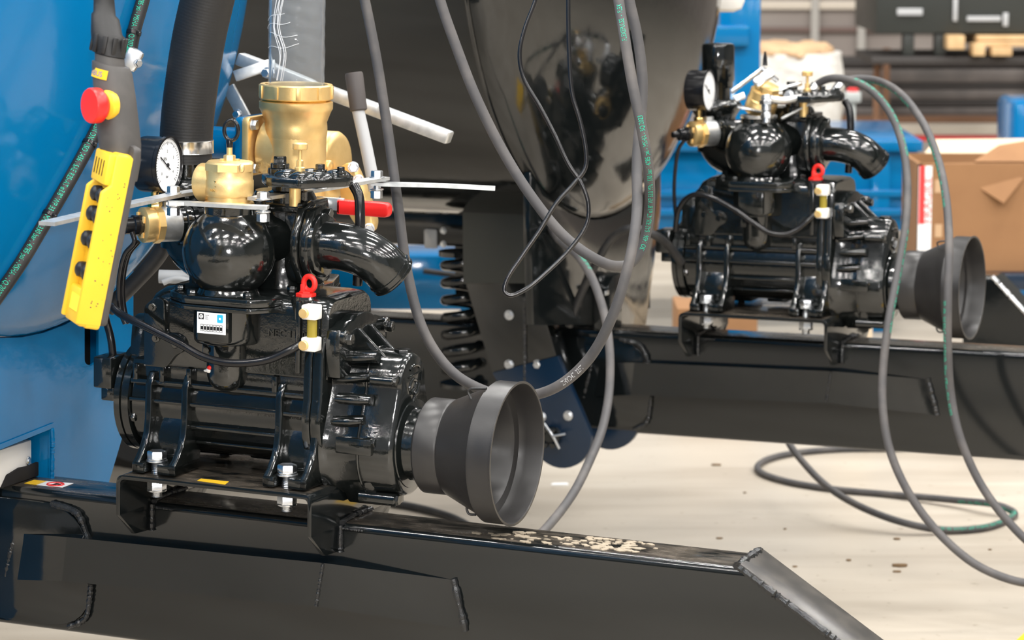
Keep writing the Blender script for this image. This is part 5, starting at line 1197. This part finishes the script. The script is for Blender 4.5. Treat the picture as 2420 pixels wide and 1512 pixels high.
for py in (440, 545):
    mb = MB(); q = PY(2222, py, yc); mb.rng(q[0]-18, q[0]+6, q[1]-1.2, q[1]+2, q[2]-22, q[2]+22); k.part(mb, 'tape_patch', 'kraft')
k = Kit('trolley', FWD, P(2400, 700, D_)*1000*np.array([1, 1, 0]), 'low dark blue trolley under the cardboard box', 'trolley')
a, b = P(2300, 720, D_-.1)*1000, P(2640, 651, D_-.1)*1000
mb = MB(); mb.rng(a[0]-200, b[0], a[1]+60, a[1]+640, a[2]+40, b[2], 6); k.part(mb, 'deck', 'navy_paint')
for x in (a[0]+140, b[0]-60):
    mb = MB(); mb.cyl((x, a[1]+120, 70), Y_, 70, 50, 24, 6); k.part(mb, 'wheel', 'rubber')
    mb = MB(); mb.rng(x-20, x+20, a[1]+110, a[1]+180, 60, a[2]+60, 3); k.part(mb, 'fork', 'navy_paint')
# small blue piece at the right edge
bsingle('blue_bin', 2393, 238, 2600, 330, 11.5, 400, 'blue_paint', 'blue rounded bin at the right edge above the cardboard box', 'bin', ground=True, bev=30)
# third drawbar nose at the right edge
fr3 = AxFrame(FB.o, FB.x, FB.y, FB.z); q = P(2345, 655, 8.6)
fr3.o = q-(fr3.x*415+fr3.y*-56+fr3.z*-140)/1000
k = Kit('drawbar', fr3, (-100, 5, -397), 'black drawbar nose at the right edge behind the far guard', 'drawbar', 'tanker drawbars')
sec = rounded([(-56, -397), (66, -397), (66, -140), (-56, -140)], 14, 5); mb = MB()
mb.loft([[(330, y, z) for y, z in sec], [(415+(-140-z)*1.0, y, z) for y, z in sec]]); k.part(mb, 'beam', 'black_paint', angle=30)
mb = MB(); mb.bead([(415, -56, -138), (660, -56, -385)], 6); k.part(mb, 'weld_bead', 'zinc')
# blue tanker frame seen beneath the black tank
k = Kit('blue_chassis', FWD, P(950, 740, 9.2)*1000*np.array([1, 1, 0]), 'blue chassis beam seen beneath the black tank left of the suspension leg', 'chassis')
a, b = P(780, 732, 9.2)*1000, P(1125, 603, 9.2)*1000; mb = MB(); mb.rng(a[0], b[0], a[1], a[1]+300, a[2], b[2], 4); k.part(mb, 'beam', 'blue_paint')
for x in (a[0]+20, b[0]-30):
    mb = MB(); mb.rng(x-20, x+20, a[1]+100, a[1]+160, 0, a[2], 3); k.part(mb, 'leg', 'blue_paint')
mb = MB(); q_ = P(1000, 640, 9.15)*1000; mb.tube([q_, P(1060, 648, 9.15)*1000, P(1110, 655, 9.15)*1000], 9, 12, 3); k.part(mb, 'black_rod', 'rubber')
bsingle('low_box', 1600, 728, 1790, 790, 9.6, 300, 'cardboard', 'flat brown box on the floor seen under the far pump', 'box', ground=True)
bsingle('low_box', 1985, 735, 2062, 800, 9.0, 300, 'cardboard_pale', 'pale box on the floor behind the far gearcase', 'box', ground=True)
# floor litter
for i, (px, py, s) in enumerate(((1693, 1100, 16), (1700, 1273, 9), (2005, 1325, 10), (1855, 1251, 6), (2120, 1275, 12), (2340, 1300, 6), (1878, 1340, 7), (2130, 1338, 24), (2120, 1352, 12), (1760, 1165, 6))):
    c = fl(px, py, 0); mb = MB(); n = 7; mb.prism([(c.x+s*random.uniform(.6, 1.1)*math.cos(2*math.pi*j/n), c.y+s*.5*random.uniform(.6, 1.1)*math.sin(2*math.pi*j/n)) for j in range(n)], 'z', 0.2, 2.5+s*.15, .5)
    single('wood_chip', FWD, (c.x, c.y, 0), mb, 'debris', ('tan litter chip on the floor just below the far drawbar', 'brown chip on the floor left of the near beam weld corner', 'dark brown chip on the floor between the hose loop and the near beam nose', 'tiny speck of litter left of the floor hose loop', 'twisted brown chip just below the floor hose loop', 'speck of litter between the two hoses at the right edge', 'small speck beside the near beam nose', 'longest flat brown chip on the floor at lower right', 'flat chip directly below the longest brown chip', 'tiny speck on the floor below the far drawbar, left of the hose loop')[i], 'litter', 'litter chips on the floor')
c = fl(1322, 1145, 0); mb = MB(); mb.prism(rounded([(c.x-26, c.y-14), (c.x+26, c.y-10), (c.x+24, c.y+16), (c.x-20, c.y+12)], 8), 'z', .3, 3, .6)  # small flat white shape lying on the floor
single('white_patch', FWD, (c.x, c.y, 0), mb, 'white_label', 'small white scrap on the floor right of the near shaft guard', 'patch')
a, b = fl(2395, 1520, 0), fl(2440, 1478, 0); mb = MB(); mb.prism([(a.x, a.y), (a.x+900, a.y-60), (b.x+900, b.y), (b.x, b.y)], 'z', .2, 1.2); o = mb.build('trim_3', 'yellow'); tag(o, 'yellow floor marking at the lower right corner', None, None, 'structure')
